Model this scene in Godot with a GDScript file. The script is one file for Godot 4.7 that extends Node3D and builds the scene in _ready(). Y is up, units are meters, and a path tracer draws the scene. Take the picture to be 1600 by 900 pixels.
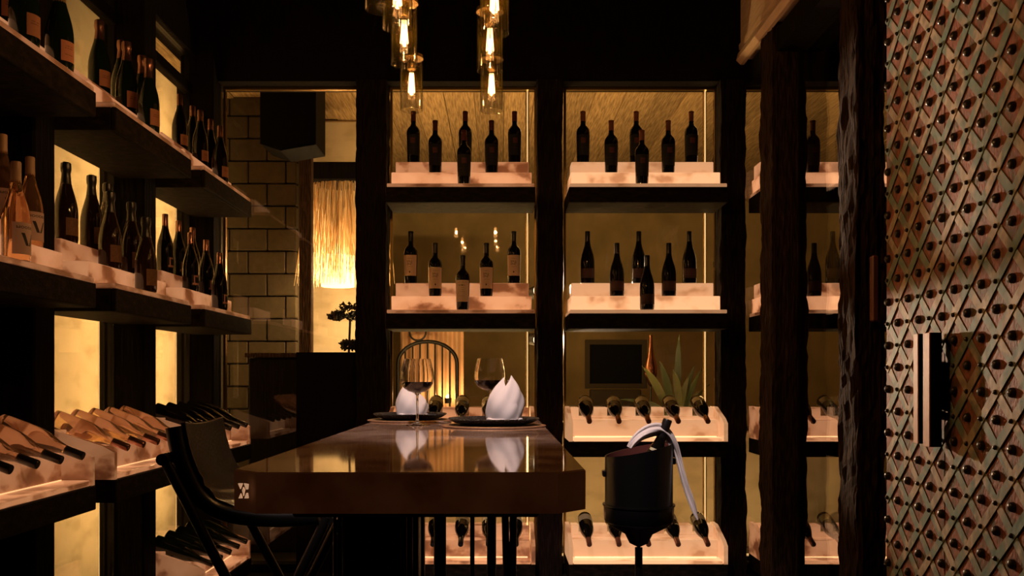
extends Node3D
# A small wine cellar at night: backlit onyx trays of bottles on dark shelves, a table laid for two, a studded door.
const F := 1400.0          # focal length in pixels of the 1600 x 900 frame
const EYE := 1.15          # camera height
var M := {}
var taken := {}
var mesh_cache := {}
var rng := RandomNumberGenerator.new()

# ------------------------------------------------------------------ helpers: materials
func lin(r: float, g: float, b: float, a := 1.0) -> Color:
	var c := Color(r, g, b).linear_to_srgb()
	c.a = a
	return c

func mat(called: String, c: Color, rough := 0.6, metal := 0.0, spec := 0.5) -> StandardMaterial3D:
	var m := StandardMaterial3D.new()
	m.resource_name = called
	m.albedo_color = c
	m.roughness = rough
	m.metallic = metal
	m.metallic_specular = spec
	M[called] = m
	return m

func noise_tex(freq: float, cols: Array, seed_: int, offs := [], oct := 4, size := 512, type := FastNoiseLite.TYPE_SIMPLEX_SMOOTH) -> NoiseTexture2D:
	var n := FastNoiseLite.new()
	n.seed = seed_
	n.frequency = freq
	n.noise_type = type
	n.fractal_octaves = oct
	var t := NoiseTexture2D.new()
	t.width = size
	t.height = size
	t.seamless = true
	t.noise = n
	if cols.size():
		var g := Gradient.new()
		var o := PackedFloat32Array()
		var cc := PackedColorArray()
		for i in cols.size():
			o.append(offs[i] if offs.size() else float(i) / maxf(1.0, cols.size() - 1))
			cc.append(cols[i])
		g.offsets = o
		g.colors = cc
		t.color_ramp = g
	return t

func triplanar(m: StandardMaterial3D, scale: Vector3, world := true) -> void:
	m.uv1_triplanar = true
	m.uv1_world_triplanar = world
	m.uv1_scale = scale
	m.uv1_triplanar_sharpness = 4.0

func relief(m: StandardMaterial3D, tex: Texture2D, cm: float) -> void:
	m.heightmap_enabled = true
	m.heightmap_texture = tex
	m.heightmap_scale = cm

func glow(m: StandardMaterial3D, c: Color, energy: float, tex: Texture2D = null) -> void:
	m.emission_enabled = true
	m.emission = c
	m.emission_energy_multiplier = energy
	if tex:
		m.emission_operator = BaseMaterial3D.EMISSION_OP_MULTIPLY
		m.emission_texture = tex

func clear_glass(called: String, c: Color, alpha: float, rough := 0.0) -> StandardMaterial3D:
	var m := mat(called, Color(c.r, c.g, c.b, alpha), rough)
	m.transparency = BaseMaterial3D.TRANSPARENCY_ALPHA
	return m

func solid_glass(called: String, c: Color, alpha := 0.0, scale := 0.05) -> StandardMaterial3D:
	var m := mat(called, Color(c.r, c.g, c.b, alpha), 0.0)
	m.refraction_enabled = true
	m.refraction_scale = scale
	return m

# ------------------------------------------------------------------ helpers: nodes
func numbered(called: String) -> String:
	var n: int = taken.get(called, 0)
	taken[called] = n + 1
	return called if n == 0 else "%s_%03d" % [called, n]

func meta(o: Node, label := "", category := "", group := "", kind := "") -> void:
	if label: o.set_meta("label", label)
	if category: o.set_meta("category", category)
	if group: o.set_meta("group", group)
	if kind: o.set_meta("kind", kind)

func thing(called: String, label: String, category: String, at := Vector3.ZERO, turn := 0.0, group := "") -> Node3D:
	var o := Node3D.new()
	o.name = numbered(called)
	add_child(o, true)
	o.position = at
	o.rotation.y = turn
	meta(o, label, category, group)
	return o

func setting(called: String, label: String, category: String, at := Vector3.ZERO, turn := 0.0) -> Node3D:
	var o := thing(called, label, category, at, turn)
	o.set_meta("kind", "structure")
	return o

func part(called: String, mesh: Mesh, m: Material, parent: Node, at := Vector3.ZERO, label := "") -> MeshInstance3D:
	var o := MeshInstance3D.new()
	o.name = called
	o.mesh = mesh
	o.material_override = m
	o.position = at
	parent.add_child(o, true)
	if label: o.set_meta("label", label)
	return o

func W(px: float, py: float, z: float) -> Vector3:   # a spot measured in the photograph, at a depth in metres
	return Vector3((px - 780.0) * z / F, EYE - (py - 590.0) * z / F, -z)

# ------------------------------------------------------------------ helpers: shapes
func begin() -> SurfaceTool:
	var st := SurfaceTool.new()
	st.begin(Mesh.PRIMITIVE_TRIANGLES)
	return st

func done(st: SurfaceTool) -> ArrayMesh:
	return st.commit()

func tri(st: SurfaceTool, a: Vector3, b: Vector3, c: Vector3, na: Vector3, nb: Vector3, nc: Vector3) -> void:
	var n := (a - c).cross(a - b)
	if n.dot(na + nb + nc) < 0.0:
		var t := b; b = c; c = t
		t = nb; nb = nc; nc = t
	st.set_normal(na); st.set_uv(Vector2(a.x, a.y)); st.add_vertex(a)
	st.set_normal(nb); st.set_uv(Vector2(b.x, b.y)); st.add_vertex(b)
	st.set_normal(nc); st.set_uv(Vector2(c.x, c.y)); st.add_vertex(c)

func poly(st: SurfaceTool, pts: Array, inside: Vector3) -> void:
	var a: Vector3 = pts[0]
	var mid := Vector3.ZERO
	for p in pts: mid += p
	mid /= pts.size()
	var n: Vector3 = ((pts[1] as Vector3) - a).cross((pts[2] as Vector3) - a).normalized()
	if n.dot(mid - inside) < 0.0: n = -n
	for i in range(1, pts.size() - 1):
		tri(st, a, pts[i], pts[i + 1], n, n, n)

func box(st: SurfaceTool, c: Vector3, s: Vector3, b := 0.0, basis := Basis.IDENTITY) -> void:
	var h := s * 0.5
	b = minf(b, 0.45 * minf(s.x, minf(s.y, s.z)))
	for axis in 3:
		for sg in [-1.0, 1.0]:
			var u := (axis + 1) % 3
			var v := (axis + 2) % 3
			var q := []
			for k in [[-1, -1], [1, -1], [1, 1], [-1, 1]]:
				var p := Vector3.ZERO
				p[axis] = sg * h[axis]
				p[u] = k[0] * (h[u] - b)
				p[v] = k[1] * (h[v] - b)
				q.append(c + basis * p)
			poly(st, q, c)
	if b <= 0.0: return
	for axis in 3:
		var u := (axis + 1) % 3
		var v := (axis + 2) % 3
		for k in [[-1, -1], [1, -1], [1, 1], [-1, 1]]:
			var q := []
			for e in [[0, -1], [0, 1], [1, 1], [1, -1]]:
				var p := Vector3.ZERO
				p[axis] = e[1] * (h[axis] - b)
				p[u] = k[0] * (h[u] - (0.0 if e[0] == 0 else b))
				p[v] = k[1] * (h[v] - (b if e[0] == 0 else 0.0))
				q.append(c + basis * p)
			poly(st, q, c)
	for sx in [-1.0, 1.0]:
		for sy in [-1.0, 1.0]:
			for sz in [-1.0, 1.0]:
				poly(st, [c + basis * Vector3(sx * h.x, sy * (h.y - b), sz * (h.z - b)), c + basis * Vector3(sx * (h.x - b), sy * h.y, sz * (h.z - b)), c + basis * Vector3(sx * (h.x - b), sy * (h.y - b), sz * h.z)], c)

func bx(s: Vector3, b := 0.0, c := Vector3.ZERO) -> ArrayMesh:
	var key := "bx%s%s%s" % [s, b, c]
	if not mesh_cache.has(key):
		var st := begin()
		box(st, c, s, b)
		mesh_cache[key] = done(st)
	return mesh_cache[key]

func span(lo: Vector3, hi: Vector3, b := 0.0) -> ArrayMesh:
	var st := begin()
	box(st, (lo + hi) * 0.5, (hi - lo).abs(), b)
	return done(st)

# a turned shape: profile of (radius, height), from a0 to a1 round the y axis; u runs round, v up the profile
func lathe(st: SurfaceTool, prof: Array, segs := 24, xf := Transform3D.IDENTITY, a0 := 0.0, a1 := TAU, sharp := 0.7) -> void:
	var n := prof.size()
	var segn := []
	var length := [0.0]
	for i in n - 1:
		var d: Vector2 = (prof[i + 1] as Vector2) - (prof[i] as Vector2)
		segn.append(Vector2(d.y, -d.x).normalized())
		length.append(length[i] + d.length())
	var total: float = maxf(length[n - 1], 1e-6)
	for i in n - 1:
		var p: Vector2 = prof[i]
		var q: Vector2 = prof[i + 1]
		var np: Vector2 = segn[i]
		var nq: Vector2 = segn[i]
		if i > 0 and (segn[i - 1] as Vector2).dot(segn[i]) > sharp: np = ((segn[i - 1] as Vector2) + segn[i]).normalized()
		if i < n - 2 and (segn[i + 1] as Vector2).dot(segn[i]) > sharp: nq = ((segn[i + 1] as Vector2) + segn[i]).normalized()
		for k in segs:
			var t0 := a0 + (a1 - a0) * k / segs
			var t1 := a0 + (a1 - a0) * (k + 1) / segs
			var e0 := Vector3(sin(t0), 0, cos(t0))
			var e1 := Vector3(sin(t1), 0, cos(t1))
			var vs := [xf * (e0 * p.x + Vector3.UP * p.y), xf * (e1 * p.x + Vector3.UP * p.y), xf * (e1 * q.x + Vector3.UP * q.y), xf * (e0 * q.x + Vector3.UP * q.y)]
			var ns := [xf.basis * (e0 * np.x + Vector3.UP * np.y), xf.basis * (e1 * np.x + Vector3.UP * np.y), xf.basis * (e1 * nq.x + Vector3.UP * nq.y), xf.basis * (e0 * nq.x + Vector3.UP * nq.y)]
			var us := [Vector2(float(k) / segs, 1.0 - length[i] / total), Vector2(float(k + 1) / segs, 1.0 - length[i] / total), Vector2(float(k + 1) / segs, 1.0 - length[i + 1] / total), Vector2(float(k) / segs, 1.0 - length[i + 1] / total)]
			for tr in [[0, 1, 2], [0, 2, 3]]:
				var a: Vector3 = vs[tr[0]]
				var b: Vector3 = vs[tr[1]]
				var c: Vector3 = vs[tr[2]]
				var cr := (a - c).cross(a - b)
				if cr.length_squared() < 1e-18: continue
				var order: Array = tr if cr.dot(ns[tr[0]] + ns[tr[1]] + ns[tr[2]]) > 0.0 else [tr[0], tr[2], tr[1]]
				for j in order:
					st.set_normal((ns[j] as Vector3).normalized())
					st.set_uv(us[j])
					st.add_vertex(vs[j])

func turned(prof: Array, segs := 24) -> ArrayMesh:
	var st := begin()
	lathe(st, prof, segs)
	return done(st)

# a tube along points, round or flattened; radius may be a number or one per point
func tube(st: SurfaceTool, pts: Array, r, segs := 10, flat := 1.0, up := Vector3.UP, ridges := 0, depth := 0.0) -> void:
	var rings := []
	var norms := []
	for i in pts.size():
		var d: Vector3 = ((pts[mini(i + 1, pts.size() - 1)] as Vector3) - (pts[maxi(i - 1, 0)] as Vector3)).normalized()
		var side := d.cross(up)
		if side.length() < 0.05: side = d.cross(Vector3.FORWARD)
		side = side.normalized()
		var top := side.cross(d).normalized()
		var rr: float = r[i] if r is Array else r
		var ring := []
		var nn := []
		for k in segs:
			var t := TAU * k / segs
			var w := rr * (1.0 + depth * cos(ridges * t + i * 0.12))
			ring.append((pts[i] as Vector3) + side * cos(t) * w + top * sin(t) * w * flat)
			nn.append((side * cos(t) * flat + top * sin(t)).normalized())
		rings.append(ring)
		norms.append(nn)
	for i in pts.size() - 1:
		for k in segs:
			var l := (k + 1) % segs
			tri(st, rings[i][k], rings[i][l], rings[i + 1][l], norms[i][k], norms[i][l], norms[i + 1][l])
			tri(st, rings[i][k], rings[i + 1][l], rings[i + 1][k], norms[i][k], norms[i + 1][l], norms[i + 1][k])
	for e in [0, pts.size() - 1]:
		var o: Vector3 = pts[1] if e == 0 else pts[e - 1]
		poly(st, rings[e], o)

func rod(a: Vector3, b: Vector3, r: float, segs := 10) -> ArrayMesh:
	var st := begin()
	tube(st, [a, b], r, segs)
	return done(st)

# a sheet with thickness from a grid of points
func sheet(st: SurfaceTool, g: Array, thick: float) -> void:
	var nu: int = g.size()
	var nv: int = g[0].size()
	var nn := []
	for i in nu:
		var row := []
		for j in nv:
			var du: Vector3 = (g[mini(i + 1, nu - 1)][j] as Vector3) - (g[maxi(i - 1, 0)][j] as Vector3)
			var dv: Vector3 = (g[i][mini(j + 1, nv - 1)] as Vector3) - (g[i][maxi(j - 1, 0)] as Vector3)
			var n := du.cross(dv)
			row.append(n.normalized() if n.length() > 1e-12 else Vector3.UP)
		nn.append(row)
	for sg in [1.0, -1.0]:
		for i in nu - 1:
			for j in nv - 1:
				var c := [[i, j], [i + 1, j], [i + 1, j + 1], [i, j + 1]]
				var v := []
				var m := []
				for q in c:
					m.append((nn[q[0]][q[1]] as Vector3) * sg)
					v.append((g[q[0]][q[1]] as Vector3) + (nn[q[0]][q[1]] as Vector3) * sg * thick * 0.5)
				tri(st, v[0], v[1], v[2], m[0], m[1], m[2])
				tri(st, v[0], v[2], v[3], m[0], m[2], m[3])
	var rim := []
	for i in nu: rim.append([i, 0])
	for j in range(1, nv): rim.append([nu - 1, j])
	for i in range(nu - 2, -1, -1): rim.append([i, nv - 1])
	for j in range(nv - 2, -1, -1): rim.append([0, j])
	var mid: Vector3 = g[nu / 2][nv / 2]
	for k in rim.size() - 1:
		var a: Array = rim[k]
		var b: Array = rim[k + 1]
		var na: Vector3 = (nn[a[0]][a[1]] as Vector3) * thick * 0.5
		var nb: Vector3 = (nn[b[0]][b[1]] as Vector3) * thick * 0.5
		var pa: Vector3 = g[a[0]][a[1]]
		var pb: Vector3 = g[b[0]][b[1]]
		if (pa - pb).length() > 1e-5:
			poly(st, [pa + na, pb + nb, pb - nb, pa - na], mid)

# polygon of (a, b) pushed out along an axis: plane "zy" pushed along x, "xz" pushed along y, "xy" pushed along z; convex outlines
func slab(st: SurfaceTool, outline: Array, plane: String, lo: float, hi: float) -> void:
	var at := func(p: Vector2, k: float) -> Vector3:
		if plane == "zy": return Vector3(k, p.y, p.x)
		if plane == "xz": return Vector3(p.x, k, p.y)
		return Vector3(p.x, p.y, k)
	var mid := Vector3.ZERO
	for p in outline: mid += at.call(p, (lo + hi) * 0.5)
	mid /= outline.size()
	for k in [lo, hi]:
		var q := []
		for p in outline: q.append(at.call(p, k))
		poly(st, q, mid)
	for i in outline.size():
		var p: Vector2 = outline[i]
		var q: Vector2 = outline[(i + 1) % outline.size()]
		poly(st, [at.call(p, lo), at.call(q, lo), at.call(q, hi), at.call(p, hi)], mid)

func pushed(outline: Array, plane: String, lo: float, hi: float) -> ArrayMesh:
	var st := begin()
	slab(st, outline, plane, lo, hi)
	return done(st)

# a hewn timber: a box of w x h x d standing on the origin with weathered faces
func timber(w: float, h: float, d: float, amount: float, seed_: int) -> ArrayMesh:
	var n := FastNoiseLite.new()
	n.seed = seed_
	n.frequency = 9.0
	n.fractal_octaves = 4
	var st := begin()
	var nx := 9
	var ny := int(h / 0.022)
	var dirs := [[Vector3(0, 0, 1), Vector3(1, 0, 0), d, w], [Vector3(0, 0, -1), Vector3(1, 0, 0), d, w], [Vector3(1, 0, 0), Vector3(0, 0, 1), w, d], [Vector3(-1, 0, 0), Vector3(0, 0, 1), w, d]]
	for f in dirs:
		var out: Vector3 = f[0]
		var along: Vector3 = f[1]
		var g := []
		for i in nx + 1:
			var row := []
			for j in ny + 1:
				var s := -0.5 + float(i) / nx
				var p: Vector3 = out * f[2] * 0.5 + along * s * f[3] + Vector3.UP * h * j / ny
				var e := p + Vector3(0, 0, 0)
				var k: float = n.get_noise_3d(e.x * 2.2, e.y * 0.22, e.z * 2.2) + 0.5 * n.get_noise_3d(e.x * 6.0, e.y * 1.1 + 7.0, e.z * 6.0)
				var m: float = n.get_noise_3d(e.x * 2.2 + 30.0, e.y * 0.3, e.z * 2.2)
				row.append(p + Vector3(signf(p.x) if absf(p.x) > w * 0.49 else 0.0, 0, signf(p.z) if absf(p.z) > d * 0.49 else 0.0) * amount * (k - 0.35) + Vector3(0, 0, 0) * m)
			g.append(row)
		for i in nx:
			for j in ny:
				var a: Vector3 = g[i][j]
				var b: Vector3 = g[i + 1][j]
				var c: Vector3 = g[i + 1][j + 1]
				var e2: Vector3 = g[i][j + 1]
				var q := (b - a).cross(c - a).normalized()
				if q.dot(out) < 0: q = -q
				tri(st, a, b, c, q, q, q)
				q = (c - a).cross(e2 - a).normalized()
				if q.dot(out) < 0: q = -q
				tri(st, a, c, e2, q, q, q)
	poly(st, [Vector3(-w / 2, h, -d / 2), Vector3(w / 2, h, -d / 2), Vector3(w / 2, h, d / 2), Vector3(-w / 2, h, d / 2)], Vector3(0, 0, 0))
	return done(st)

# ------------------------------------------------------------------ printed labels
const LETTERS := {
	"W": ["10001", "10001", "10101", "10101", "11011"], "O": ["01110", "10001", "10001", "10001", "01110"], "D": ["11110", "10001", "10001", "10001", "11110"],
	"E": ["11111", "10000", "11110", "10000", "11111"], "R": ["11110", "10001", "11110", "10010", "10001"],
}

func write_on(im: Image, text: String, x: int, y: int, k: int, c: Color) -> void:
	for ch in text:
		var rows: Array = LETTERS.get(ch, [])
		for r in rows.size():
			for q in 5:
				if rows[r][q] == "1": im.fill_rect(Rect2i(x + q * k, y + r * k, k, k), c)
		x += 6 * k

func fine_print(im: Image, x: int, y: int, w: int, h: int, c: Color, r: RandomNumberGenerator) -> void:
	var at := x
	while at < x + w:
		var l := r.randi_range(1, 3)
		if r.randf() < 0.8: im.fill_rect(Rect2i(at, y, mini(l, x + w - at), h), c)
		at += l + 1

func label_image(kind: String) -> ImageTexture:
	var r := RandomNumberGenerator.new()
	r.seed = kind.hash()
	var im := Image.create(96, 128, false, Image.FORMAT_RGB8)
	if kind == "cream":
		im.fill(Color(0.86, 0.74, 0.62))
		for y in range(34, 62, 4):
			for x in range(30, 66, 4):
				if r.randf() < 0.7: im.fill_rect(Rect2i(x, y, 3, 3), Color(0.5, 0.4, 0.33))
		fine_print(im, 30, 20, 36, 3, Color(0.6, 0.48, 0.4), r)
		fine_print(im, 28, 72, 40, 2, Color(0.55, 0.44, 0.36), r)
		im.fill_rect(Rect2i(45, 100, 7, 9), Color(0.12, 0.08, 0.07))
	elif kind == "cream_plain":
		im.fill(Color(0.84, 0.73, 0.63))
		fine_print(im, 16, 10, 64, 4, Color(0.5, 0.4, 0.34), r)
		fine_print(im, 26, 26, 44, 8, Color(0.42, 0.32, 0.27), r)
		for y in [44, 56, 68, 92]: fine_print(im, 30, y, 36, 2, Color(0.55, 0.45, 0.38), r)
	elif kind == "copper":
		im.fill(Color(0.035, 0.02, 0.018))
		im.fill_rect(Rect2i(32, 20, 32, 34), Color(0.28, 0.12, 0.07))
		for y in range(24, 52, 5): fine_print(im, 34, y, 28, 2, Color(0.5, 0.26, 0.16), r)
		fine_print(im, 12, 80, 72, 2, Color(0.34, 0.2, 0.12), r)
		fine_print(im, 20, 100, 56, 2, Color(0.22, 0.12, 0.08), r)
	elif kind == "script":
		im.fill(Color(0.2, 0.1, 0.08))
		for y in range(12, 96, 17):
			for x in range(6, 90, 3):
				var k := int(5.0 * sin(x * 0.9 + y) + 6.0)
				im.fill_rect(Rect2i(x, y + k, 2, 5), Color(0.45, 0.3, 0.24))
	elif kind == "letter":
		im.fill(Color(0.74, 0.62, 0.58))
		write_on(im, "WOODER", 12, 14, 2, Color(0.16, 0.1, 0.1))
		for y in 50:
			var x := 26 + int(y * 0.3)
			im.fill_rect(Rect2i(x, 42 + y, 11, 1), Color(0.1, 0.07, 0.06))
			im.fill_rect(Rect2i(66 - int(y * 0.3), 42 + y, 8, 1), Color(0.24, 0.24, 0.16))
	elif kind == "bracket":
		im.fill(Color(0.03, 0.02, 0.02))
		var c := Color(0.7, 0.5, 0.42)
		im.fill_rect(Rect2i(20, 8, 14, 100), c)
		im.fill_rect(Rect2i(20, 8, 56, 18), c)
		im.fill_rect(Rect2i(8, 96, 76, 22), c)
	elif kind == "gilt":
		im.fill(Color(0.42, 0.28, 0.16))
		for i in 160: im.fill_rect(Rect2i(r.randi_range(4, 88), r.randi_range(4, 120), r.randi_range(2, 8), 2), Color(0.24, 0.15, 0.08))
	elif kind == "peach":
		im.fill(Color(0.72, 0.46, 0.34))
		for y in [30, 44, 84]: fine_print(im, 22, y, 52, 4, Color(0.3, 0.16, 0.12), r)
	elif kind == "tan":
		im.fill(Color(0.62, 0.4, 0.28))
		for y in [40, 54]: fine_print(im, 20, y, 56, 5, Color(0.3, 0.18, 0.12), r)
	elif kind == "pale":
		im.fill(Color(0.8, 0.76, 0.62))
		for y in [30, 50, 90]: fine_print(im, 20, y, 56, 4, Color(0.4, 0.36, 0.28), r)
	return ImageTexture.create_from_image(im)

# ------------------------------------------------------------------ bottles
# kinds of outline: height, profile of the glass, where the capsule starts, label band
func outline(shape: String) -> Dictionary:
	match shape:
		"bordeaux": return {"h": 0.305, "glass": [Vector2(0, 0.004), Vector2(0.028, 0.0), Vector2(0.0345, 0.004), Vector2(0.036, 0.02), Vector2(0.0395, 0.17), Vector2(0.0392, 0.185), Vector2(0.036, 0.2), Vector2(0.027, 0.214), Vector2(0.0175, 0.224), Vector2(0.0145, 0.235), Vector2(0.014, 0.302), Vector2(0, 0.302)],
			"cap": [Vector2(0.0150, 0.248), Vector2(0.0148, 0.29), Vector2(0.0162, 0.291), Vector2(0.0162, 0.304), Vector2(0.0145, 0.3065), Vector2(0, 0.3065)], "l0": 0.045, "l1": 0.165, "r": 0.0405, "r0": 0.0375}
		"burgundy": return {"h": 0.305, "glass": [Vector2(0, 0.004), Vector2(0.031, 0.0), Vector2(0.0395, 0.005), Vector2(0.041, 0.02), Vector2(0.041, 0.125), Vector2(0.0395, 0.145), Vector2(0.035, 0.168), Vector2(0.028, 0.192), Vector2(0.021, 0.214), Vector2(0.0165, 0.235), Vector2(0.0145, 0.26), Vector2(0.014, 0.302), Vector2(0, 0.302)],
			"cap": [Vector2(0.0158, 0.242), Vector2(0.0150, 0.265), Vector2(0.0150, 0.303), Vector2(0.0135, 0.3065), Vector2(0, 0.3065)], "l0": 0.032, "l1": 0.088, "r": 0.0416, "r0": 0.0416}
		"champagne": return {"h": 0.318, "glass": [Vector2(0, 0.005), Vector2(0.033, 0.0), Vector2(0.0425, 0.006), Vector2(0.0445, 0.022), Vector2(0.0445, 0.118), Vector2(0.043, 0.14), Vector2(0.038, 0.168), Vector2(0.0305, 0.196), Vector2(0.0225, 0.224), Vector2(0.018, 0.25), Vector2(0.0155, 0.28), Vector2(0.0165, 0.3), Vector2(0, 0.302)],
			"cap": [Vector2(0.0212, 0.232), Vector2(0.0182, 0.255), Vector2(0.0168, 0.276), Vector2(0.0195, 0.284), Vector2(0.0205, 0.296), Vector2(0.0192, 0.314), Vector2(0.012, 0.319), Vector2(0, 0.319)], "l0": 0.03, "l1": 0.098, "r": 0.0452, "r0": 0.0452}
	return {}

func bottle_mesh(shape: String, what: String) -> ArrayMesh:
	var key := shape + what
	if not mesh_cache.has(key):
		var o := outline(shape)
		var st := begin()
		if what == "glass": lathe(st, o.glass, 20)
		elif what == "cap": lathe(st, o.cap, 16)
		elif what == "wine": lathe(st, [Vector2(0, 0.008), Vector2(0.033, 0.008), Vector2(0.0375, 0.02), Vector2(0.0375, 0.125), Vector2(0.032, 0.166), Vector2(0.024, 0.192), Vector2(0, 0.192)], 16)
		elif what == "label": lathe(st, [Vector2(o.r0, o.l0), Vector2(o.r, o.l1)], 12, Transform3D.IDENTITY, -1.15, 1.15)
		elif what == "tall_label": lathe(st, [Vector2(0.0416, 0.022), Vector2(0.0416, 0.118)], 12, Transform3D.IDENTITY, -1.15, 1.15)
		elif what == "small_label": lathe(st, [Vector2(o.r0, o.l0), Vector2(o.r, o.l1)], 10, Transform3D.IDENTITY, -0.62, 0.62)
		elif what == "collar": lathe(st, [Vector2(0.0275, 0.198), Vector2(0.0255, 0.207)], 12, Transform3D.IDENTITY, -1.3, 1.3)
		mesh_cache[key] = done(st)
	return mesh_cache[key]

func bottle(shape: String, glass: String, cap: String, print_: String, label: String, group: String, at: Vector3, turn := 0.0, band := "label") -> Node3D:
	var t := thing("wine_bottle", label, "bottle", at, turn, group)
	part("glass_body", bottle_mesh(shape, "glass"), M[glass], t)
	part("capsule", bottle_mesh(shape, "cap"), M[cap], t)
	if print_ != "": part("paper_label", bottle_mesh(shape, band), M["label_" + print_], t)
	return t

# a bottle lying with its neck towards +v and downwards: foot of the bottle at "at"
func lay(t: Node3D, at: Vector3, turn: float, tilt: float, roll := 0.0) -> void:
	t.position = at
	t.basis = Basis(Vector3.UP, turn) * Basis(Vector3.RIGHT, PI / 2 + tilt) * Basis(Vector3.UP, roll)

# ------------------------------------------------------------------ shelves and trays; their own axes: x along the wall, z out of the wall
func shelf(label: String, at: Vector3, turn: float, w: float) -> void:
	var t := thing("wall_shelf", label, "shelf", at, turn, "dark shelves")
	part("board", bx(Vector3(w, 0.085, 0.315), 0.003, Vector3(w * 0.5, -0.0425, 0.1575)), M.shelf, t)
	part("front_edge", bx(Vector3(w, 0.085, 0.0195), 0.003, Vector3(w * 0.5, -0.0425, 0.3255)), M.shelf, t)

func tray_light(parent: Node3D, w: float, h: float, y: float, z: float) -> void:
	var l := AreaLight3D.new()
	l.name = "tray_light"
	l.area_size = Vector2(w, h)
	l.area_normalize_energy = true
	l.light_energy = 0.008
	l.light_color = Color(1.0, 0.72, 0.5)
	l.area_range = 8.0
	l.shadow_enabled = true
	l.position = Vector3(w * 0.5 + 0.02, y, z)
	l.rotation.y = PI
	parent.add_child(l, true)

func stepped_tray(label: String, at: Vector3, turn: float, w: float, stone := "onyx") -> void:
	var t := thing("onyx_tray", label, "tray", at, turn, "backlit onyx trays")
	part("base_plate", bx(Vector3(w - 0.01, 0.02, 0.33), 0.003, Vector3(w * 0.5, 0.01, 0.165)), M[stone + "_dim"], t)
	part("step", bx(Vector3(w - 0.035, 0.0845, 0.225), 0.003, Vector3(w * 0.5, 0.06225, 0.1135)), M[stone + "_bright"], t)
	part("step", bx(Vector3(w - 0.06, 0.0845, 0.118), 0.003, Vector3(w * 0.5, 0.14675, 0.06)), M[stone], t)
	part("led_line", bx(Vector3(w - 0.06, 0.004, 0.005), 0.0, Vector3(w * 0.5, 0.0222, 0.2295)), M.strip_glow if turn == 0.0 else M.strip_glow_soft, t)
	part("led_line", bx(Vector3(w - 0.09, 0.003, 0.004), 0.0, Vector3(w * 0.5, 0.1063, 0.1215)), M.strip_glow_soft, t)
	tray_light(t, w - 0.04, 0.08, 0.065, 0.235)

func sloped_rack(label: String, at: Vector3, turn: float, w: float, stone := "onyx") -> void:
	var t := thing("onyx_rack", label, "rack", at, turn, "backlit onyx bottle racks")
	part("base_plate", bx(Vector3(w - 0.05, 0.02, 0.32), 0.003, Vector3(w * 0.5, 0.01, 0.165)), M[stone + "_bright"], t)
	part("front_block", bx(Vector3(w - 0.055, 0.095, 0.1), 0.003, Vector3(w * 0.5, 0.0675, 0.178)), M[stone], t)
	part("rear_block", bx(Vector3(w - 0.055, 0.11, 0.1), 0.003, Vector3(w * 0.5, 0.075, 0.072)), M[stone], t)
	var pitch := (w - 0.06) / 5.0
	for k in 6:
		var tw := pitch - 0.079
		part("notch_tooth", bx(Vector3(tw if k % 5 else tw * 0.5, 0.052, 0.1), 0.002, Vector3(0.03 + pitch * k + (0.25 * tw if k == 0 else -0.25 * tw if k == 5 else 0.0), 0.156, 0.072)), M[stone], t)
	for x in [0.0, w - 0.022]:
		part("side_panel", pushed([Vector2(0.005, 0.0), Vector2(0.33, 0.0), Vector2(0.33, 0.1), Vector2(0.285, 0.125), Vector2(0.1, 0.185), Vector2(0.005, 0.185)], "zy", x, x + 0.022), M[stone + "_soft"], t)
	part("led_line", bx(Vector3(w - 0.08, 0.003, 0.004), 0.0, Vector3(w * 0.5, 0.0217, 0.231)), M.strip_glow if turn == 0.0 else M.strip_glow_soft, t)
	tray_light(t, w - 0.06, 0.08, 0.06, 0.24)

func place_in(at: Vector3, turn: float, local: Vector3) -> Vector3:
	return at + Basis(Vector3.UP, turn) * local

func fill_rack(at: Vector3, turn: float, w: float, glass: String, cap: String, print_: String, where: String, which: Array, group: String, roll := 0.0, desc := "bottle") -> void:
	var pitch := (w - 0.06) / 5.0
	var nth := ["first", "second", "third", "fourth", "fifth"]
	for k in 5:
		if not which.has(k): continue
		var shape := "burgundy"
		var t := bottle(shape, glass, cap, "", "%s, %s from left %s" % [desc, nth[k], where], group, Vector3.ZERO)
		if print_ != "": part("paper_label", bottle_mesh("burgundy", "label"), M["label_" + print_], t)
		lay(t, place_in(at, turn, Vector3(0.03 + pitch * (k + 0.5), 0.218, 0.052)), turn, 0.36, roll)

func tier_spot(at: Vector3, turn: float, x: float, tier: int) -> Vector3:
	var v: float = [0.278, 0.172, 0.062][tier]
	var y: float = [0.0203, 0.1048, 0.1893][tier]
	return place_in(at, turn, Vector3(x, y, v))

# ------------------------------------------------------------------ the scene
func _ready() -> void:
	rng.seed = 7
	# camera: level, the lens shifted as in the photograph
	var cam := Camera3D.new()
	cam.name = "camera"
	cam.projection = Camera3D.PROJECTION_FRUSTUM
	cam.near = 0.1
	cam.far = 60.0
	cam.size = 0.1 * 900.0 / F
	cam.frustum_offset = Vector2(0.1 * 20.0 / F, 0.1 * 140.0 / F)
	cam.position = Vector3(0, EYE, 0)
	add_child(cam)
	cam.current = true
	# night sky
	var env := Environment.new()
	env.background_mode = Environment.BG_COLOR
	env.background_color = lin(0.002, 0.0018, 0.002)
	env.tonemap_mode = Environment.TONE_MAPPER_LINEAR
	env.tonemap_exposure = 1.0
	env.sdfgi_enabled = true
	env.ssao_enabled = true
	env.ssil_enabled = true
	var we := WorldEnvironment.new()
	we.name = "surroundings"
	we.environment = env
	add_child(we)
	materials()
	shell()
	outside()
	studded_door()
	back_shelves()
	side_shelves()
	dining_table()
	chair()
	ice_bucket()
	pendants()
	downlight()

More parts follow.
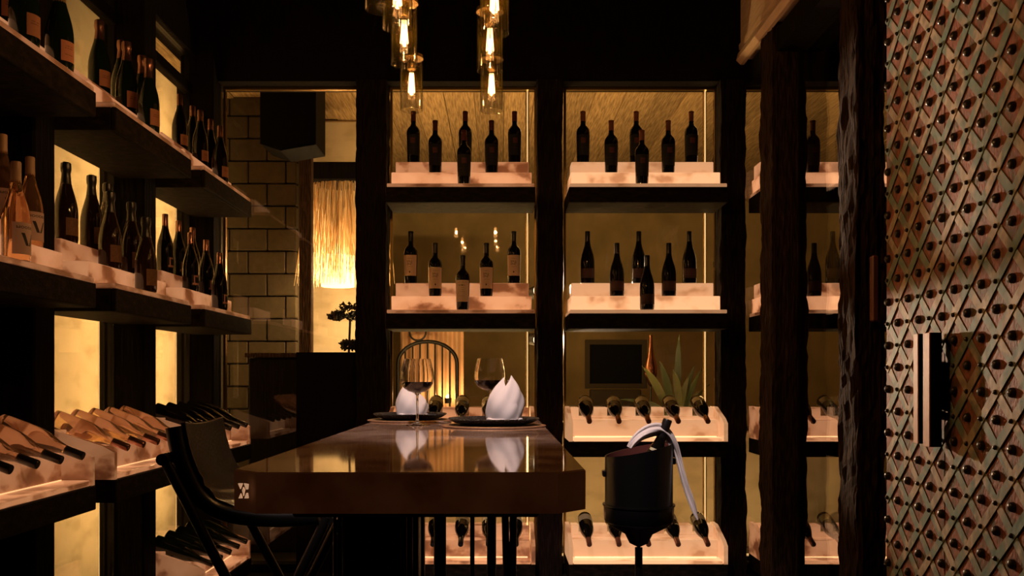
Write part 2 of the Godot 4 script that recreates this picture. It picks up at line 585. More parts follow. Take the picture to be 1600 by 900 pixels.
func materials() -> void:
	var grain := noise_tex(0.02, [Color(0, 0, 0), Color(1, 1, 1)], 3, [0.2, 0.8], 5)
	var fine := noise_tex(0.06, [Color(0, 0, 0), Color(1, 1, 1)], 5, [0.25, 0.75], 5)
	var m := mat("shelf", Color.WHITE, 0.75, 0.0, 0.2)
	m.albedo_texture = noise_tex(0.02, [lin(0.004, 0.003, 0.002), lin(0.011, 0.007, 0.004), lin(0.026, 0.016, 0.008)], 11)
	triplanar(m, Vector3(1.5, 3.0, 1.5))
	relief(m, fine, 0.05)
	m = mat("timber", Color.WHITE, 0.9, 0.0, 0.25)
	m.albedo_texture = noise_tex(0.03, [lin(0.008, 0.004, 0.002), lin(0.03, 0.015, 0.007), lin(0.075, 0.038, 0.018)], 12)
	triplanar(m, Vector3(5.0, 0.5, 5.0))
	relief(m, grain, 0.4)
	m = mat("timber_dark", Color.WHITE, 0.9, 0.0, 0.25)
	m.albedo_texture = noise_tex(0.03, [lin(0.003, 0.0015, 0.001), lin(0.01, 0.005, 0.003), lin(0.03, 0.015, 0.009)], 15)
	triplanar(m, Vector3(5.0, 0.5, 5.0))
	relief(m, grain, 0.3)
	m = mat("panelling", Color.WHITE, 0.8, 0.0, 0.2)
	m.albedo_texture = noise_tex(0.03, [lin(0.003, 0.002, 0.0015), lin(0.009, 0.005, 0.003)], 13)
	triplanar(m, Vector3(4.0, 0.4, 4.0))
	relief(m, grain, 0.15)
	mat("ceiling_paint", lin(0.004, 0.004, 0.004), 0.9, 0.0, 0.1)
	m = mat("floor_stone", Color.WHITE, 0.35)
	m.albedo_texture = noise_tex(0.01, [lin(0.012, 0.01, 0.009), lin(0.03, 0.024, 0.02)], 14)
	triplanar(m, Vector3(0.8, 0.8, 0.8))
	mat("iron", lin(0.012, 0.011, 0.01), 0.45, 0.6)
	mat("brass", lin(0.5, 0.33, 0.12), 0.25, 1.0)
	mat("old_brass", lin(0.36, 0.23, 0.08), 0.35, 1.0)
	clear_glass("pane", Color(1, 1, 1), 0.0)
	# onyx: stone with clouds and veins, lit from behind
	var clouds := noise_tex(0.007, [lin(0.2, 0.13, 0.1), lin(0.5, 0.4, 0.34), lin(0.82, 0.77, 0.72), lin(1, 1, 1)], 21, [0.2, 0.34, 0.44, 0.8], 5)
	var pale_clouds := noise_tex(0.006, [lin(0.55, 0.45, 0.38), lin(0.85, 0.8, 0.75), lin(1, 1, 1)], 22, [0.18, 0.32, 0.5], 4)
	for k in [["onyx_pale", 0.66], ["onyx_pale_bright", 1.05], ["onyx_pale_soft", 0.5], ["onyx_pale_dim", 0.4]]:
		m = mat(k[0], lin(0.34, 0.2, 0.12), 0.3)
		glow(m, lin(1.0, 0.49, 0.23), k[1], pale_clouds)
		triplanar(m, Vector3(1.1, 1.5, 1.1))
	m = mat("strip_glow", lin(1, 0.8, 0.5), 0.6)
	glow(m, lin(1.0, 0.56, 0.25), 2.2)
	m = mat("strip_glow_soft", lin(1, 0.8, 0.5), 0.6)
	glow(m, lin(1.0, 0.53, 0.23), 1.1)
	for k in [["onyx", 0.56], ["onyx_bright", 0.82], ["onyx_soft", 0.42], ["onyx_dim", 0.34], ["onyx_side", 0.36], ["onyx_side_bright", 0.48], ["onyx_side_soft", 0.28], ["onyx_side_dim", 0.27]]:
		m = mat(k[0], lin(0.3, 0.17, 0.1), 0.3)
		glow(m, lin(1.0, 0.42, 0.185), k[1], clouds)
		triplanar(m, Vector3(1.1, 1.5, 1.1))
	# glass and foil of the bottles
	mat("dark_glass", lin(0.006, 0.005, 0.004), 0.06)
	mat("green_glass", lin(0.006, 0.012, 0.005), 0.06)
	mat("brown_glass", lin(0.02, 0.009, 0.004), 0.06)
	solid_glass("rose_glass", lin(0.95, 0.7, 0.52), 0.12)
	solid_glass("amber_glass", lin(0.72, 0.42, 0.2), 0.1)
	mat("foil_black", lin(0.012, 0.01, 0.01), 0.3)
	mat("foil_copper", lin(0.32, 0.12, 0.07), 0.35, 0.5)
	mat("foil_red", lin(0.12, 0.03, 0.025), 0.35, 0.2)
	mat("foil_gold", lin(0.42, 0.27, 0.12), 0.35, 0.6)
	mat("foil_pink", lin(0.4, 0.2, 0.16), 0.25, 0.9)
	mat("foil_tan", lin(0.42, 0.26, 0.15), 0.5)
	for k in ["cream", "cream_plain", "copper", "script", "letter", "bracket", "gilt", "peach", "tan", "pale"]:
		m = mat("label_" + k, Color.WHITE, 0.7)
		m.albedo_texture = label_image(k)
		m.texture_repeat = false
	# table, linen, tableware
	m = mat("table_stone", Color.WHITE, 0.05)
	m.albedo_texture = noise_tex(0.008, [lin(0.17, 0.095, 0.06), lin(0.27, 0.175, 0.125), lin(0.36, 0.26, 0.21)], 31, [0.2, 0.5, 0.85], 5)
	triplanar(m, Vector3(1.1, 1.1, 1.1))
	glow(m, lin(1.0, 0.4, 0.13), 0.05, m.albedo_texture)   # onyx given a faint glow of its own to brighten the dark front
	m = mat("linen", lin(0.78, 0.7, 0.68), 0.85)
	relief(m, noise_tex(0.3, [], 6, [], 2, 256), 0.03)
	triplanar(m, Vector3(9, 9, 9), false)
	m = mat("stoneware", Color.WHITE, 0.3)
	m.albedo_texture = noise_tex(0.09, [lin(0.008, 0.008, 0.008), lin(0.015, 0.014, 0.014), lin(0.14, 0.12, 0.12)], 18, [0.3, 0.6, 0.85], 3)
	relief(m, noise_tex(0.05, [], 8, [], 4), 0.9)
	triplanar(m, Vector3(5, 5, 5), false)
	m = mat("mat_leather", Color.WHITE, 0.6)
	m.albedo_texture = noise_tex(0.05, [lin(0.16, 0.07, 0.035), lin(0.34, 0.17, 0.09)], 9)
	triplanar(m, Vector3(3, 3, 3))
	solid_glass("crystal", Color(1, 1, 1))
	mat("red_wine", lin(0.018, 0.002, 0.003), 0.02)
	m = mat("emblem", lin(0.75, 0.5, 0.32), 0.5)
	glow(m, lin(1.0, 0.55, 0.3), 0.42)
	mat("steel", lin(0.6, 0.58, 0.56), 0.25, 1.0)
	m = mat("leather", lin(0.004, 0.0035, 0.003), 0.3, 0.0, 0.3)
	relief(m, noise_tex(0.04, [], 17, [], 4), 0.08)
	triplanar(m, Vector3(3, 3, 3))
	mat("piping", lin(0.12, 0.08, 0.045), 0.4)
	mat("chair_frame", lin(0.008, 0.007, 0.006), 0.32)
	mat("fluted", lin(0.16, 0.095, 0.045), 0.3, 0.9)
	mat("black_enamel", lin(0.004, 0.0036, 0.0036), 0.28)
	m = mat("bucket_inside", lin(0.1, 0.03, 0.025), 0.35)
	# pendants
	clear_glass("smoke_glass", lin(0.006, 0.0045, 0.0007), 0.16, 0.0)
	clear_glass("bulb_glass", lin(0.012, 0.005, 0.0014), 0.05, 0.0)
	m = mat("filament", lin(1, 0.7, 0.4), 0.5)
	glow(m, lin(1.0, 0.5, 0.17), 9.0)
	# door
	m = mat("door_copper", Color.WHITE, 0.6, 0.0, 0.35)
	m.albedo_texture = noise_tex(0.016, [lin(0.12, 0.085, 0.035), lin(0.2, 0.075, 0.042), lin(0.32, 0.1, 0.06), lin(0.19, 0.09, 0.045)], 41, [0.15, 0.4, 0.62, 0.9], 5)
	triplanar(m, Vector3(2.2, 1.2, 2.2))
	relief(m, fine, 0.1)
	m = mat("door_strap", Color.WHITE, 0.6, 0.0, 0.35)
	m.albedo_texture = noise_tex(0.02, [lin(0.28, 0.22, 0.15), lin(0.48, 0.37, 0.27), lin(0.22, 0.22, 0.165), lin(0.15, 0.23, 0.19), lin(0.38, 0.27, 0.19)], 42, [0.15, 0.38, 0.52, 0.66, 0.9], 5)
	triplanar(m, Vector3(0.6, 0.45, 0.6))
	relief(m, fine, 0.12)
	mat("stud_iron", lin(0.045, 0.032, 0.024), 0.3, 0.3)
	m = mat("pull_wood", Color.WHITE, 0.55)
	m.albedo_texture = noise_tex(0.03, [lin(0.5, 0.25, 0.15), lin(0.66, 0.36, 0.23)], 43)
	triplanar(m, Vector3(6, 1, 6))
	mat("pull_shaded_core", lin(0.003, 0.0027, 0.0025), 0.7, 0.0, 0.2)  # near black for the core, and for shade painted onto the fins
	mat("red_wood", lin(0.2, 0.07, 0.055), 0.4)
	m = mat("cornice_wood", Color.WHITE, 0.6)
	m.albedo_texture = noise_tex(0.02, [lin(0.55, 0.38, 0.25), lin(0.75, 0.54, 0.37)], 44)
	triplanar(m, Vector3(4, 4, 0.5))
	# outside
	for k in 3:
		m = mat("plank_%d" % k, Color.WHITE, 0.7)
		var d: float = [0.78, 1.05, 0.92][k]
		m.albedo_texture = noise_tex(0.02, [lin(0.2 * d, 0.125 * d, 0.055 * d), lin(0.4 * d, 0.265 * d, 0.125 * d), lin(0.62 * d, 0.43 * d, 0.22 * d)], 50 + k)
		triplanar(m, Vector3(5.0, 5.0, 0.35))
	m = mat("plaster", Color.WHITE, 0.85)
	m.albedo_texture = noise_tex(0.006, [lin(0.52, 0.42, 0.27), lin(0.64, 0.53, 0.36), lin(0.68, 0.57, 0.4)], 55, [0.2, 0.5, 0.9], 5)
	triplanar(m, Vector3(0.7, 1.5, 0.7))
	m = mat("far_plaster", Color.WHITE, 0.85)
	m.albedo_texture = noise_tex(0.006, [lin(0.34, 0.26, 0.11), lin(0.56, 0.41, 0.19)], 56)
	triplanar(m, Vector3(0.6, 0.6, 0.6))
	for k in 3:
		m = mat("block_%d" % k, Color.WHITE, 0.85)
		m.albedo_texture = noise_tex(0.03, [lin(0.03 + 0.003 * k, 0.02 + 0.002 * k, 0.007), lin(0.05 + 0.003 * k, 0.033 + 0.002 * k, 0.013)], 60 + k, [], 5, 256)
		triplanar(m, Vector3(2, 2, 2))
	mat("mortar", lin(0.034, 0.023, 0.01), 0.95)
	mat("black_box", lin(0.002, 0.002, 0.002), 0.7, 0.0, 0.2)
	m = mat("straw", lin(0.9, 0.74, 0.5), 0.8)
	m.backlight_enabled = true
	m.backlight = lin(0.75, 0.6, 0.38)
	m = mat("lamp_glow", lin(1, 0.8, 0.5), 0.6)
	glow(m, lin(1.0, 0.66, 0.3), 2.6)
	m = mat("led_glow", lin(1, 0.8, 0.5), 0.6)
	glow(m, lin(1.0, 0.6, 0.22), 0.6)
	m = mat("jamb_glow", lin(1, 0.8, 0.5), 0.6)
	glow(m, lin(1.0, 0.62, 0.25), 0.72)
	m = mat("spot_glow", lin(1, 0.9, 0.8), 0.4)
	glow(m, lin(1.0, 0.78, 0.5), 2.0)
	mat("leaf", lin(0.06, 0.085, 0.02), 0.45)
	mat("leaf_light", lin(0.16, 0.17, 0.05), 0.45)
	m = mat("curtain", lin(0.5, 0.3, 0.17), 0.85)
	mat("copper", lin(0.5, 0.22, 0.12), 0.22, 1.0)
	mat("tree_dark", lin(0.02, 0.016, 0.01), 0.8)

# heights of the shelf tops above the floor
const BACK_Y := [2.203, 1.505, 0.796, 0.117]
const SIDE_Y := [2.15, 1.48, 0.772, 0.12]
const BACK_Z := -5.28
const SIDE_X := -1.75
# bays of the back wall: left end and width; of the side wall: the near end's depth
const BAYS := [[-0.626, 0.826], [0.386, 0.878], [1.47, 0.84]]
const SIDE_BAYS := [3.146, 4.118, 5.118]       # depth of the far end of each bay, 0.81 long

func led(parent: Node, at: Vector3, size: Vector3, yaw: float, energy: float, pitch := 0.0) -> void:   # a slim lamp: glowing bar and its light
	part("glowing_tube", bx(size, 0.0), M.jamb_glow if energy < 0.1 else M.led_glow, parent, at)
	var l := AreaLight3D.new()
	l.name = "tube_light"
	l.area_size = Vector2(maxf(size.x, size.z), size.y)
	l.area_normalize_energy = true
	l.light_energy = energy
	l.light_color = Color(1.0, 0.8, 0.5)
	l.area_range = 12.0
	l.shadow_enabled = true
	parent.add_child(l, true)
	l.position = at
	l.rotation = Vector3(pitch, yaw, 0)
	l.position += -l.basis.z * (minf(size.x, size.z) * 0.5 + 0.01)

func pane(called: String, label: String, lo: Vector3, hi: Vector3, frame_mat: Material, edge := 0.012) -> void:
	var t := setting(called, label, "window")
	part("pane", span(lo, hi), M.pane, t)
	var along_x := absf(hi.x - lo.x) > absf(hi.z - lo.z)
	var e := Vector3(edge, 0, 0) if along_x else Vector3(0, 0, edge)
	var g := Vector3(0, 0, 0.012) if along_x else Vector3(0.012, 0, 0)
	var a := Vector3(minf(lo.x, hi.x), minf(lo.y, hi.y), minf(lo.z, hi.z)) - g
	var b := Vector3(maxf(lo.x, hi.x), maxf(lo.y, hi.y), maxf(lo.z, hi.z)) + g
	part("window_frame", span(a - e, Vector3(a.x, b.y, b.z) if along_x else Vector3(b.x, b.y, a.z)), frame_mat, t)
	part("window_frame", span(Vector3(b.x, a.y, a.z) if along_x else Vector3(a.x, a.y, b.z), b + e), frame_mat, t)
	part("window_frame", span(Vector3(a.x, b.y, a.z) - e, Vector3(b.x, b.y + edge, b.z) + e), frame_mat, t)

func shell() -> void:
	var t := setting("floor", "dark stone floor of the wine cellar", "floor")
	part("paving", span(Vector3(-2.0, -0.1, -5.45), Vector3(2.8, 0.0, 1.7)), M.floor_stone, t)
	t = setting("ceiling", "black painted ceiling of the cellar", "ceiling")
	part("ceiling_board", span(Vector3(-2.0, 3.4, -5.45), Vector3(2.8, 3.5, 1.7)), M.ceiling_paint, t)
	t = setting("wall_front", "dark wall behind the viewer", "wall")
	part("wall_panel", span(Vector3(-2.0, 0, 1.6), Vector3(2.8, 3.4, 1.7)), M.panelling, t)
	# left wall: solid towards the viewer, then bays with posts
	t = setting("wall_left", "left wall of dark posts between bottle bays", "wall")
	part("wall_panel", span(Vector3(-1.95, 0, -2.33), Vector3(-1.8, 3.4, 1.6)), M.panelling, t)
	part("wall_panel", span(Vector3(-1.85, 0, -3.146), Vector3(-1.8, 3.4, -2.33)), M.panelling, t)
	for z in SIDE_BAYS:
		part("post", bx(Vector3(0.19, 3.4, 0.15), 0.008, Vector3(-1.73, 1.7, -z - 0.081)), M.panelling, t)
	part("post", bx(Vector3(0.19, 3.4, 0.178), 0.008, Vector3(-1.73, 1.7, -2.23)), M.panelling, t)
	part("header", bx(Vector3(0.12, 0.42, 3.0), 0.005, Vector3(-1.8, 3.2, -3.8)), M.panelling, t)
	part("transom", bx(Vector3(0.05, 0.06, 2.2), 0.005, Vector3(-1.78, 2.8, -4.2)), M.panelling, t)
	part("sill", bx(Vector3(0.1, 0.05, 2.2), 0.005, Vector3(-1.79, 0.025, -4.2)), M.panelling, t)
	for k in [1, 2]:
		var far: float = SIDE_BAYS[k]
		pane("window_%d" % k, ["", "window pane behind the middle bay of the left wall", "window pane behind the far bay of the left wall"][k], Vector3(-1.788, 0.05, -far), Vector3(-1.782, 2.99, -far + 0.81), M.iron, 0.01)
	# back wall
	t = setting("wall_back", "back wall of rough dark timber posts and header", "wall")
	part("header", span(Vector3(-1.82, 2.87, -5.4), Vector3(2.7, 3.4, -5.2)), M.panelling, t)
	part("post", timber(0.18, 2.87, 0.19, 0.012, 3), M.timber_dark, t, Vector3(-0.74, 0, -5.26))
	part("post", timber(0.15, 2.87, 0.19, 0.01, 4), M.timber_dark, t, Vector3(0.293, 0, -5.26))
	part("post", timber(0.15, 2.87, 0.19, 0.012, 5), M.timber_dark, t, Vector3(1.352, 0, -5.26))
	part("post", bx(Vector3(0.2, 2.87, 0.19), 0.01, Vector3(2.42, 1.435, -5.26)), M.panelling, t)
	part("low_panel", span(Vector3(-1.2, 0, -5.36), Vector3(-0.84, 1.3, -5.3)), M.panelling, t)
	part("sill", span(Vector3(-1.64, 0, -5.38), Vector3(2.4, 0.05, -5.28)), M.panelling, t)
	var wins := [[-1.62, -0.842, "tall window at the left end of the back wall"], [-0.632, 0.208, "window behind the middle bottle bay of the back wall"], [0.396, 1.276, "window behind the right bottle bay of the back wall"], [1.43, 2.32, "window behind the bottle bay beyond the right partition"]]
	for k in 4:
		pane("window_%d" % (k + 3), wins[k][2], Vector3(wins[k][0], 0.05, -5.323), Vector3(wins[k][1], 2.855, -5.317), M.old_brass, 0.014)
	# lit jambs: slim brass-lit strips at the right of each bay
	for b in [[0.168, "left"], [1.228, "right"]]:
		var o := thing("led_strip", "slim upright glowing strip at the right edge of the %s back bay" % ("middle" if b[0] < 1.0 else "right"), "light strip", Vector3(b[0], 0.06, -5.345), 0, "upright light strips of the back windows")
		part("aluminium_profile", bx(Vector3(0.022, 2.9, 0.02), 0.002, Vector3(0, 1.45, -0.012)), M.brass, o)
		led(o, Vector3(-0.0, 1.45, 0.0), Vector3(0.008, 2.88, 0.006), PI, 0.05)
	# right partition: hewn posts, panes, cornice
	t = setting("wall_right", "right partition of bark-rough timber posts with glass between", "wall")
	part("post", timber(0.19, 3.2, 0.22, 0.016, 8), M.timber, t, Vector3(1.505, 0, -4.75))
	part("post", timber(0.13, 3.2, 0.2, 0.02, 9), M.timber, t, Vector3(1.475, 0, -3.65))
	part("frame_rail", span(Vector3(1.53, 0, -5.17), Vector3(1.59, 0.06, -3.43)), M.panelling, t)
	part("frame_rail", span(Vector3(1.44, 2.84, -5.17), Vector3(1.59, 2.96, -3.43)), M.panelling, t)
	part("wall_panel", span(Vector3(1.475, 0, -2.3), Vector3(1.6, 3.4, 1.6)), M.panelling, t)
	part("wall_panel", span(Vector3(1.475, 2.86, -3.4), Vector3(1.6, 3.4, -2.3)), M.panelling, t)
	part("wall_panel", span(Vector3(1.5, 0, -3.42), Vector3(2.7, 3.4, -3.36)), M.panelling, t)
	part("wall_panel", span(Vector3(2.62, 0, -5.3), Vector3(2.7, 3.4, -3.4)), M.panelling, t)
	pane("window_7", "glass pane of the right partition next to the back corner", Vector3(1.557, 0.06, -5.16), Vector3(1.563, 2.84, -4.88), M.panelling, 0.008)
	pane("window_8", "glass pane between the two hewn posts at right", Vector3(1.557, 0.06, -4.62), Vector3(1.563, 2.84, -3.78), M.panelling, 0.008)
	t = setting("trim_1", "moulded tan wooden cornice above the right partition", "cornice")
	part("cornice_board", span(Vector3(1.40, 2.995, -5.2), Vector3(1.5, 3.4, -3.0), 0.004), M.cornice_wood, t)
	part("moulding", pushed([Vector2(1.375, 2.99), Vector2(1.40, 2.965), Vector2(1.42, 2.965), Vector2(1.42, 3.04), Vector2(1.385, 3.03)], "xy", -5.2, -3.0), M.cornice_wood, t)
	part("moulding", pushed([Vector2(1.392, 3.05), Vector2(1.42, 3.045), Vector2(1.42, 3.09), Vector2(1.39, 3.08)], "xy", -5.2, -3.0), M.cornice_wood, t)

func outside() -> void:
	var t := setting("floor_terrace", "dim paved terrace floor beyond the windows", "floor")
	part("paving", span(Vector3(-4.5, -0.12, -11.5), Vector3(4.5, -0.02, -5.45)), M.floor_stone, t)
	part("paving", span(Vector3(-4.5, -0.12, -5.45), Vector3(-2.0, -0.02, -2.0)), M.floor_stone, t)
	t = setting("ceiling_terrace", "tan wooden plank ceiling of the terrace behind the back windows", "ceiling")
	var plank := bx(Vector3(0.237, 0.03, 6.0), 0.003)
	for k in 38:
		part("plank", plank, M["plank_%d" % (k * 7 % 3)], t, Vector3(-4.4 + k * 0.24, 3.4 + 0.006 * sin(k * 2.7), -8.45))
	part("roof_deck", span(Vector3(-4.6, 3.45, -11.5), Vector3(4.6, 3.5, -2.0)), M.ceiling_paint, t)
	t = setting("wall_terrace", "dim far wall of the terrace", "wall")
	part("plaster_face", span(Vector3(-4.6, 0, -11.5), Vector3(4.6, 3.5, -11.4)), M.far_plaster, t)
	part("plaster_face", span(Vector3(4.5, 0, -11.4), Vector3(4.6, 3.5, -5.4)), M.far_plaster, t)
	t = setting("wall_lit", "bright warm lit plaster wall seen through the left bays", "wall")
	part("plaster_face", span(Vector3(-2.45, -0.02, -7.05), Vector3(-2.36, 3.45, -2.0)), M.plaster, t)
	t = setting("wall_passage_end", "dark end of the side passage", "wall")
	part("plaster_face", span(Vector3(-2.5, 0, -2.1), Vector3(-1.9, 3.45, -2.0)), M.panelling, t)
	# upright lamps on the outer faces of the posts wash the plaster wall
	var nm := ["near", "middle", "far"]
	for k in 3:
		var z: float = SIDE_BAYS[k] + 0.09
		var o := thing("wall_washer", "upright lamp on the back of the %s left post" % nm[k], "lamp", Vector3(-1.85, 0.05, -z), 0, "upright lamps behind the left posts")
		part("lamp_housing", bx(Vector3(0.03, 2.8, 0.06), 0.003, Vector3(0, 1.42, 0)), M.iron, o)
		led(o, Vector3(-0.02, 1.36, 0), Vector3(0.008, 2.6, 0.04), PI / 2, [1.5, 1.2, 1.5][k])
	var wp := thing("added_lamp_pole", "added unseen lamp on a pole in the passage past the far left post", "lamp", Vector3(-1.95, -0.02, -6.25), 0, "upright lamps behind the left posts")  # hidden behind the post, added to brighten the far plaster wall
	part("pole", bx(Vector3(0.03, 3.3, 0.05), 0.003, Vector3(0, 1.65, 0)), M.iron, wp)
	led(wp, Vector3(-0.02, 1.65, 0), Vector3(0.008, 3.0, 0.04), PI / 2, 1.5)
	# block wall, box loudspeaker, straw lamp behind the tall left window
	t = setting("wall_blocks", "dim ochre block wall behind the tall left window", "wall")
	part("mortar", span(Vector3(-2.9, 0, -7.35), Vector3(-1.62, 3.42, -7.22)), M.mortar, t)
	var r := RandomNumberGenerator.new()
	r.seed = 5
	for row in 19:
		for c in 5:
			var x := -2.9 + 0.3 * c + (0.0 if row % 2 else -0.15)
			var x0 := maxf(x, -2.9)
			var x1 := minf(x + 0.292, -1.62)
			if x1 - x0 < 0.04: continue
			part("stone_block", bx(Vector3(snappedf(x1 - x0, 0.001), 0.168, 0.1), 0.006), M["block_%d" % r.randi_range(0, 2)], t, Vector3((x0 + x1) * 0.5, 0.09 + 0.18 * row, -7.2 + r.randf_range(-0.006, 0.006)))
	part("door_post", bx(Vector3(0.09, 3.4, 0.08), 0.005, Vector3(-1.425, 1.7, -6.62)), M.timber, t)
	var s := thing("loudspeaker_box", "black box hung under the ceiling behind the tall left window", "box", Vector3(-1.4, 2.7, -6.1))
	part("case", pushed([Vector2(-0.185, 0.0), Vector2(0.185, 0.0), Vector2(0.185, 0.48), Vector2(-0.185, 0.48)], "xy", -0.16, 0.16), M.black_box, s)
	part("sloped_bottom", pushed([Vector2(-0.185, 0.0), Vector2(-0.05, -0.045), Vector2(0.185, -0.005)], "xy", -0.16, 0.16), M.black_box, s)
	part("hanger", bx(Vector3(0.06, 0.24, 0.06), 0.004, Vector3(0, 0.58, 0)), M.iron, s)
	# straw pendant lamp
	var lp := W(538, 400, 7.0)
	s = thing("straw_lamp", "glowing straw fringe lamp behind the tall left window", "lamp", Vector3(lp.x, 0, lp.z))
	part("crown_board", bx(Vector3(0.5, 0.14, 0.4), 0.01, Vector3(-0.05, 2.72, 0)), M.panelling, s)
	var st := begin()
	for k in 620:
		var a := r.randf() * TAU
		var rad := sqrt(r.randf()) * 0.06 + 0.20
		var top := Vector3(cos(a) * rad * 1.15, 2.66 + r.randf_range(-0.03, 0.03), sin(a) * rad * 0.7)
		var low := Vector3(cos(a) * (rad + 0.03) * 1.2 + r.randf_range(-0.05, 0.05), 1.92 + r.randf_range(-0.06, 0.06), sin(a) * rad * 0.75 + r.randf_range(-0.03, 0.03))
		tube(st, [top, (top + low) * 0.5 + Vector3(r.randf_range(-0.02, 0.02), 0, 0), low], [0.0025, 0.003, 0.0015], 3)
	var fr := part("straw_fringe", done(st), M.straw, s)
	fr.set_meta("kind", "stuff")
	part("glowing_core", turned([Vector2(0, 1.86), Vector2(0.13, 1.86), Vector2(0.13, 2.1), Vector2(0, 2.1)], 20), M.lamp_glow, s, Vector3(-0.05, 0, 0))
	var l := OmniLight3D.new()
	l.name = "straw_lamp_light"
	l.light_color = Color(1.0, 0.82, 0.58)
	l.light_energy = 0.9
	l.light_size = 0.05
	l.omni_range = 14.0
	l.shadow_enabled = true
	l.position = Vector3(-0.05, 2.0, 0)
	s.add_child(l)
	var q := thing("terrace_column", "tan plaster column behind the straw lamp", "column", Vector3(-1.37, -0.02, -7.9))
	part("shaft", bx(Vector3(0.7, 3.4, 0.3), 0.02, Vector3(0, 1.7, 0)), M.plaster, q)
	# little tree and cabinet under it
	q = thing("clipped_tree", "small dark clipped tree in front of the straw lamp", "tree", Vector3(W(545, 545, 6.2).x, 1.318, -6.2))
	part("trunk", rod(Vector3(0, 0, 0), Vector3(0.01, 0.24, 0), 0.008, 8), M.tree_dark, q)
	for c in [[0.0, 0.29, 0.1], [-0.08, 0.26, 0.06], [0.09, 0.26, 0.07], [0.0, 0.06, 0.06], [0.07, 0.05, 0.05]]:
		st = begin()
		for k in 90:
			var d := Vector3(r.randfn(), r.randfn(), r.randfn()).normalized() * float(c[2]) * r.randf_range(0.5, 1.0)
			d.y *= 0.6
			var p := Vector3(c[0], c[1], 0) + d
			box(st, p, Vector3(0.03, 0.004, 0.018), 0.0, Basis(Vector3(r.randf(), r.randf(), r.randf()).normalized(), r.randf() * TAU))
		part("leaf_cushion", done(st), M.tree_dark, q)
	q = thing("terrace_cabinet", "dark low cabinet outside the tall left window", "cabinet", Vector3(-1.28, -0.02, -6.2))
	part("body", bx(Vector3(0.8, 1.3, 0.4), 0.01, Vector3(0, 0.65, 0)), M.panelling, q)
	part("top_board", bx(Vector3(0.84, 0.03, 0.44), 0.004, Vector3(0, 1.32, 0)), M.timber, q)
	# planter with added lamps, leaves
	q = thing("planter", "long ochre planter wall outside the back windows", "planter", Vector3(0.83, -0.02, -6.35))
	part("planter_face", bx(Vector3(3.4, 0.8, 0.3), 0.01, Vector3(0, 0.4, 0)), M.plaster, q)
	part("soil", bx(Vector3(3.1, 0.02, 0.24), 0.0, Vector3(0, 0.81, 0)), M.tree_dark, q)
	q = thing("added_ground_lamp", "added unseen strip lamp on the ground in front of the planter", "lamp", Vector3(0.75, -0.02, -5.75))  # hidden source, added to brighten the planter face
	part("lamp_housing", bx(Vector3(2.6, 0.03, 0.06), 0.003, Vector3(0, 0.015, 0)), M.iron, q)
	led(q, Vector3(0, 0.034, 0), Vector3(2.5, 0.008, 0.04), 0.0, 0.7, PI / 2 - 0.25)
	q = thing("added_planter_uplight", "added low lamp on top of the planter washing the plank ceiling", "lamp", Vector3(-0.1, 0.8, -6.44))  # no such lamp known; added because the planks came out too dim
	part("lamp_housing", bx(Vector3(1.6, 0.03, 0.06), 0.003, Vector3(0, 0.015, 0)), M.iron, q)
	led(q, Vector3(0, 0.034, 0), Vector3(1.5, 0.008, 0.04), 0.0, 8.5, PI / 2 - 0.25)
	var leaves := [[1005, 570, -0.02], [1030, 562, 0.03], [1062, 520, 0.0], [1075, 585, 0.05], [1085, 570, 0.02], [1100, 575, -0.03], [1050, 575, 0.06], [965, 622, 0.04], [1110, 600, 0.0], [1090, 610, 0.06]]
	q = thing("leafy_plant", "green plant with long blade leaves outside the right bay window", "plant", Vector3(W(1062, 640, 6.3).x, 0.81, -6.3))
	for k in leaves.size():
		var a: Array = leaves[k]
		var tip: Vector3 = W(a[0], a[1], 6.25) - q.position + Vector3(0, 0, a[2])
		var g := []
		for i in 9:
			var u := i / 8.0
			var row := []
			for j in 3:
				var p := Vector3(0.01 * (k - 5), 0, 0).lerp(tip, u) + Vector3(0, 0.06 * sin(u * PI), 0.02 * sin(u * 5.0))
				row.append(p + Vector3(0.7, 0.5, 0.3).normalized() * (j - 1) * 0.03 * sin(PI * (0.08 + 0.92 * u)) + Vector3(0, -0.008 * absf(j - 1), 0))
			g.append(row)
		st = begin()
		sheet(st, g, 0.002)
		part("leaf", done(st), M.leaf_light if k % 3 == 0 else M.leaf, q)
	# arched iron gate, lit curtain and its lamp
	var gz := 8.2
	q = thing("iron_gate", "arched iron gate with upright bars outside the middle window", "gate", Vector3(W(668, 590, gz).x, -0.02, -gz))
	var arch := []
	for i in 17:
		var a := PI * i / 16.0
		arch.append(Vector3(0.27 * cos(a), 1.3 + 0.2 * sin(a), 0))
	st = begin()
	tube(st, [Vector3(0.27, 0, 0)] + arch + [Vector3(-0.27, 0, 0)], 0.018, 8, 1.0, Vector3.BACK)
	part("arch_frame", done(st), M.iron, q)
	for i in range(-3, 4):
		part("upright_bar", rod(Vector3(i * 0.068, 0, 0), Vector3(i * 0.068, 1.3 + 0.2 * sqrt(1.0 - pow(i * 0.25, 2)), 0), 0.008, 6), M.iron, q)
	var ring := []
	for i in 25: ring.append(Vector3(0.075 * cos(TAU * i / 24.0) - 0.09, 1.585 + 0.075 * sin(TAU * i / 24.0), 0))
	st = begin()
	tube(st, ring, 0.009, 6, 1.0, Vector3.BACK)
	part("ring", done(st), M.iron, q)
	q = thing("curtain", "warm lit curtain behind the arched iron gate", "curtain", Vector3(W(675, 590, 8.5).x, -0.02, -8.5))
	var g2 := []
	for i in 41:
		var row := []
		for j in 6: row.append(Vector3(-0.3 + i * 0.015, 1.75 * j / 5.0, 0.025 * sin(i * 1.1) + 0.01 * sin(i * 0.43 + j)))
		g2.append(row)
	st = begin()
	sheet(st, g2, 0.003)
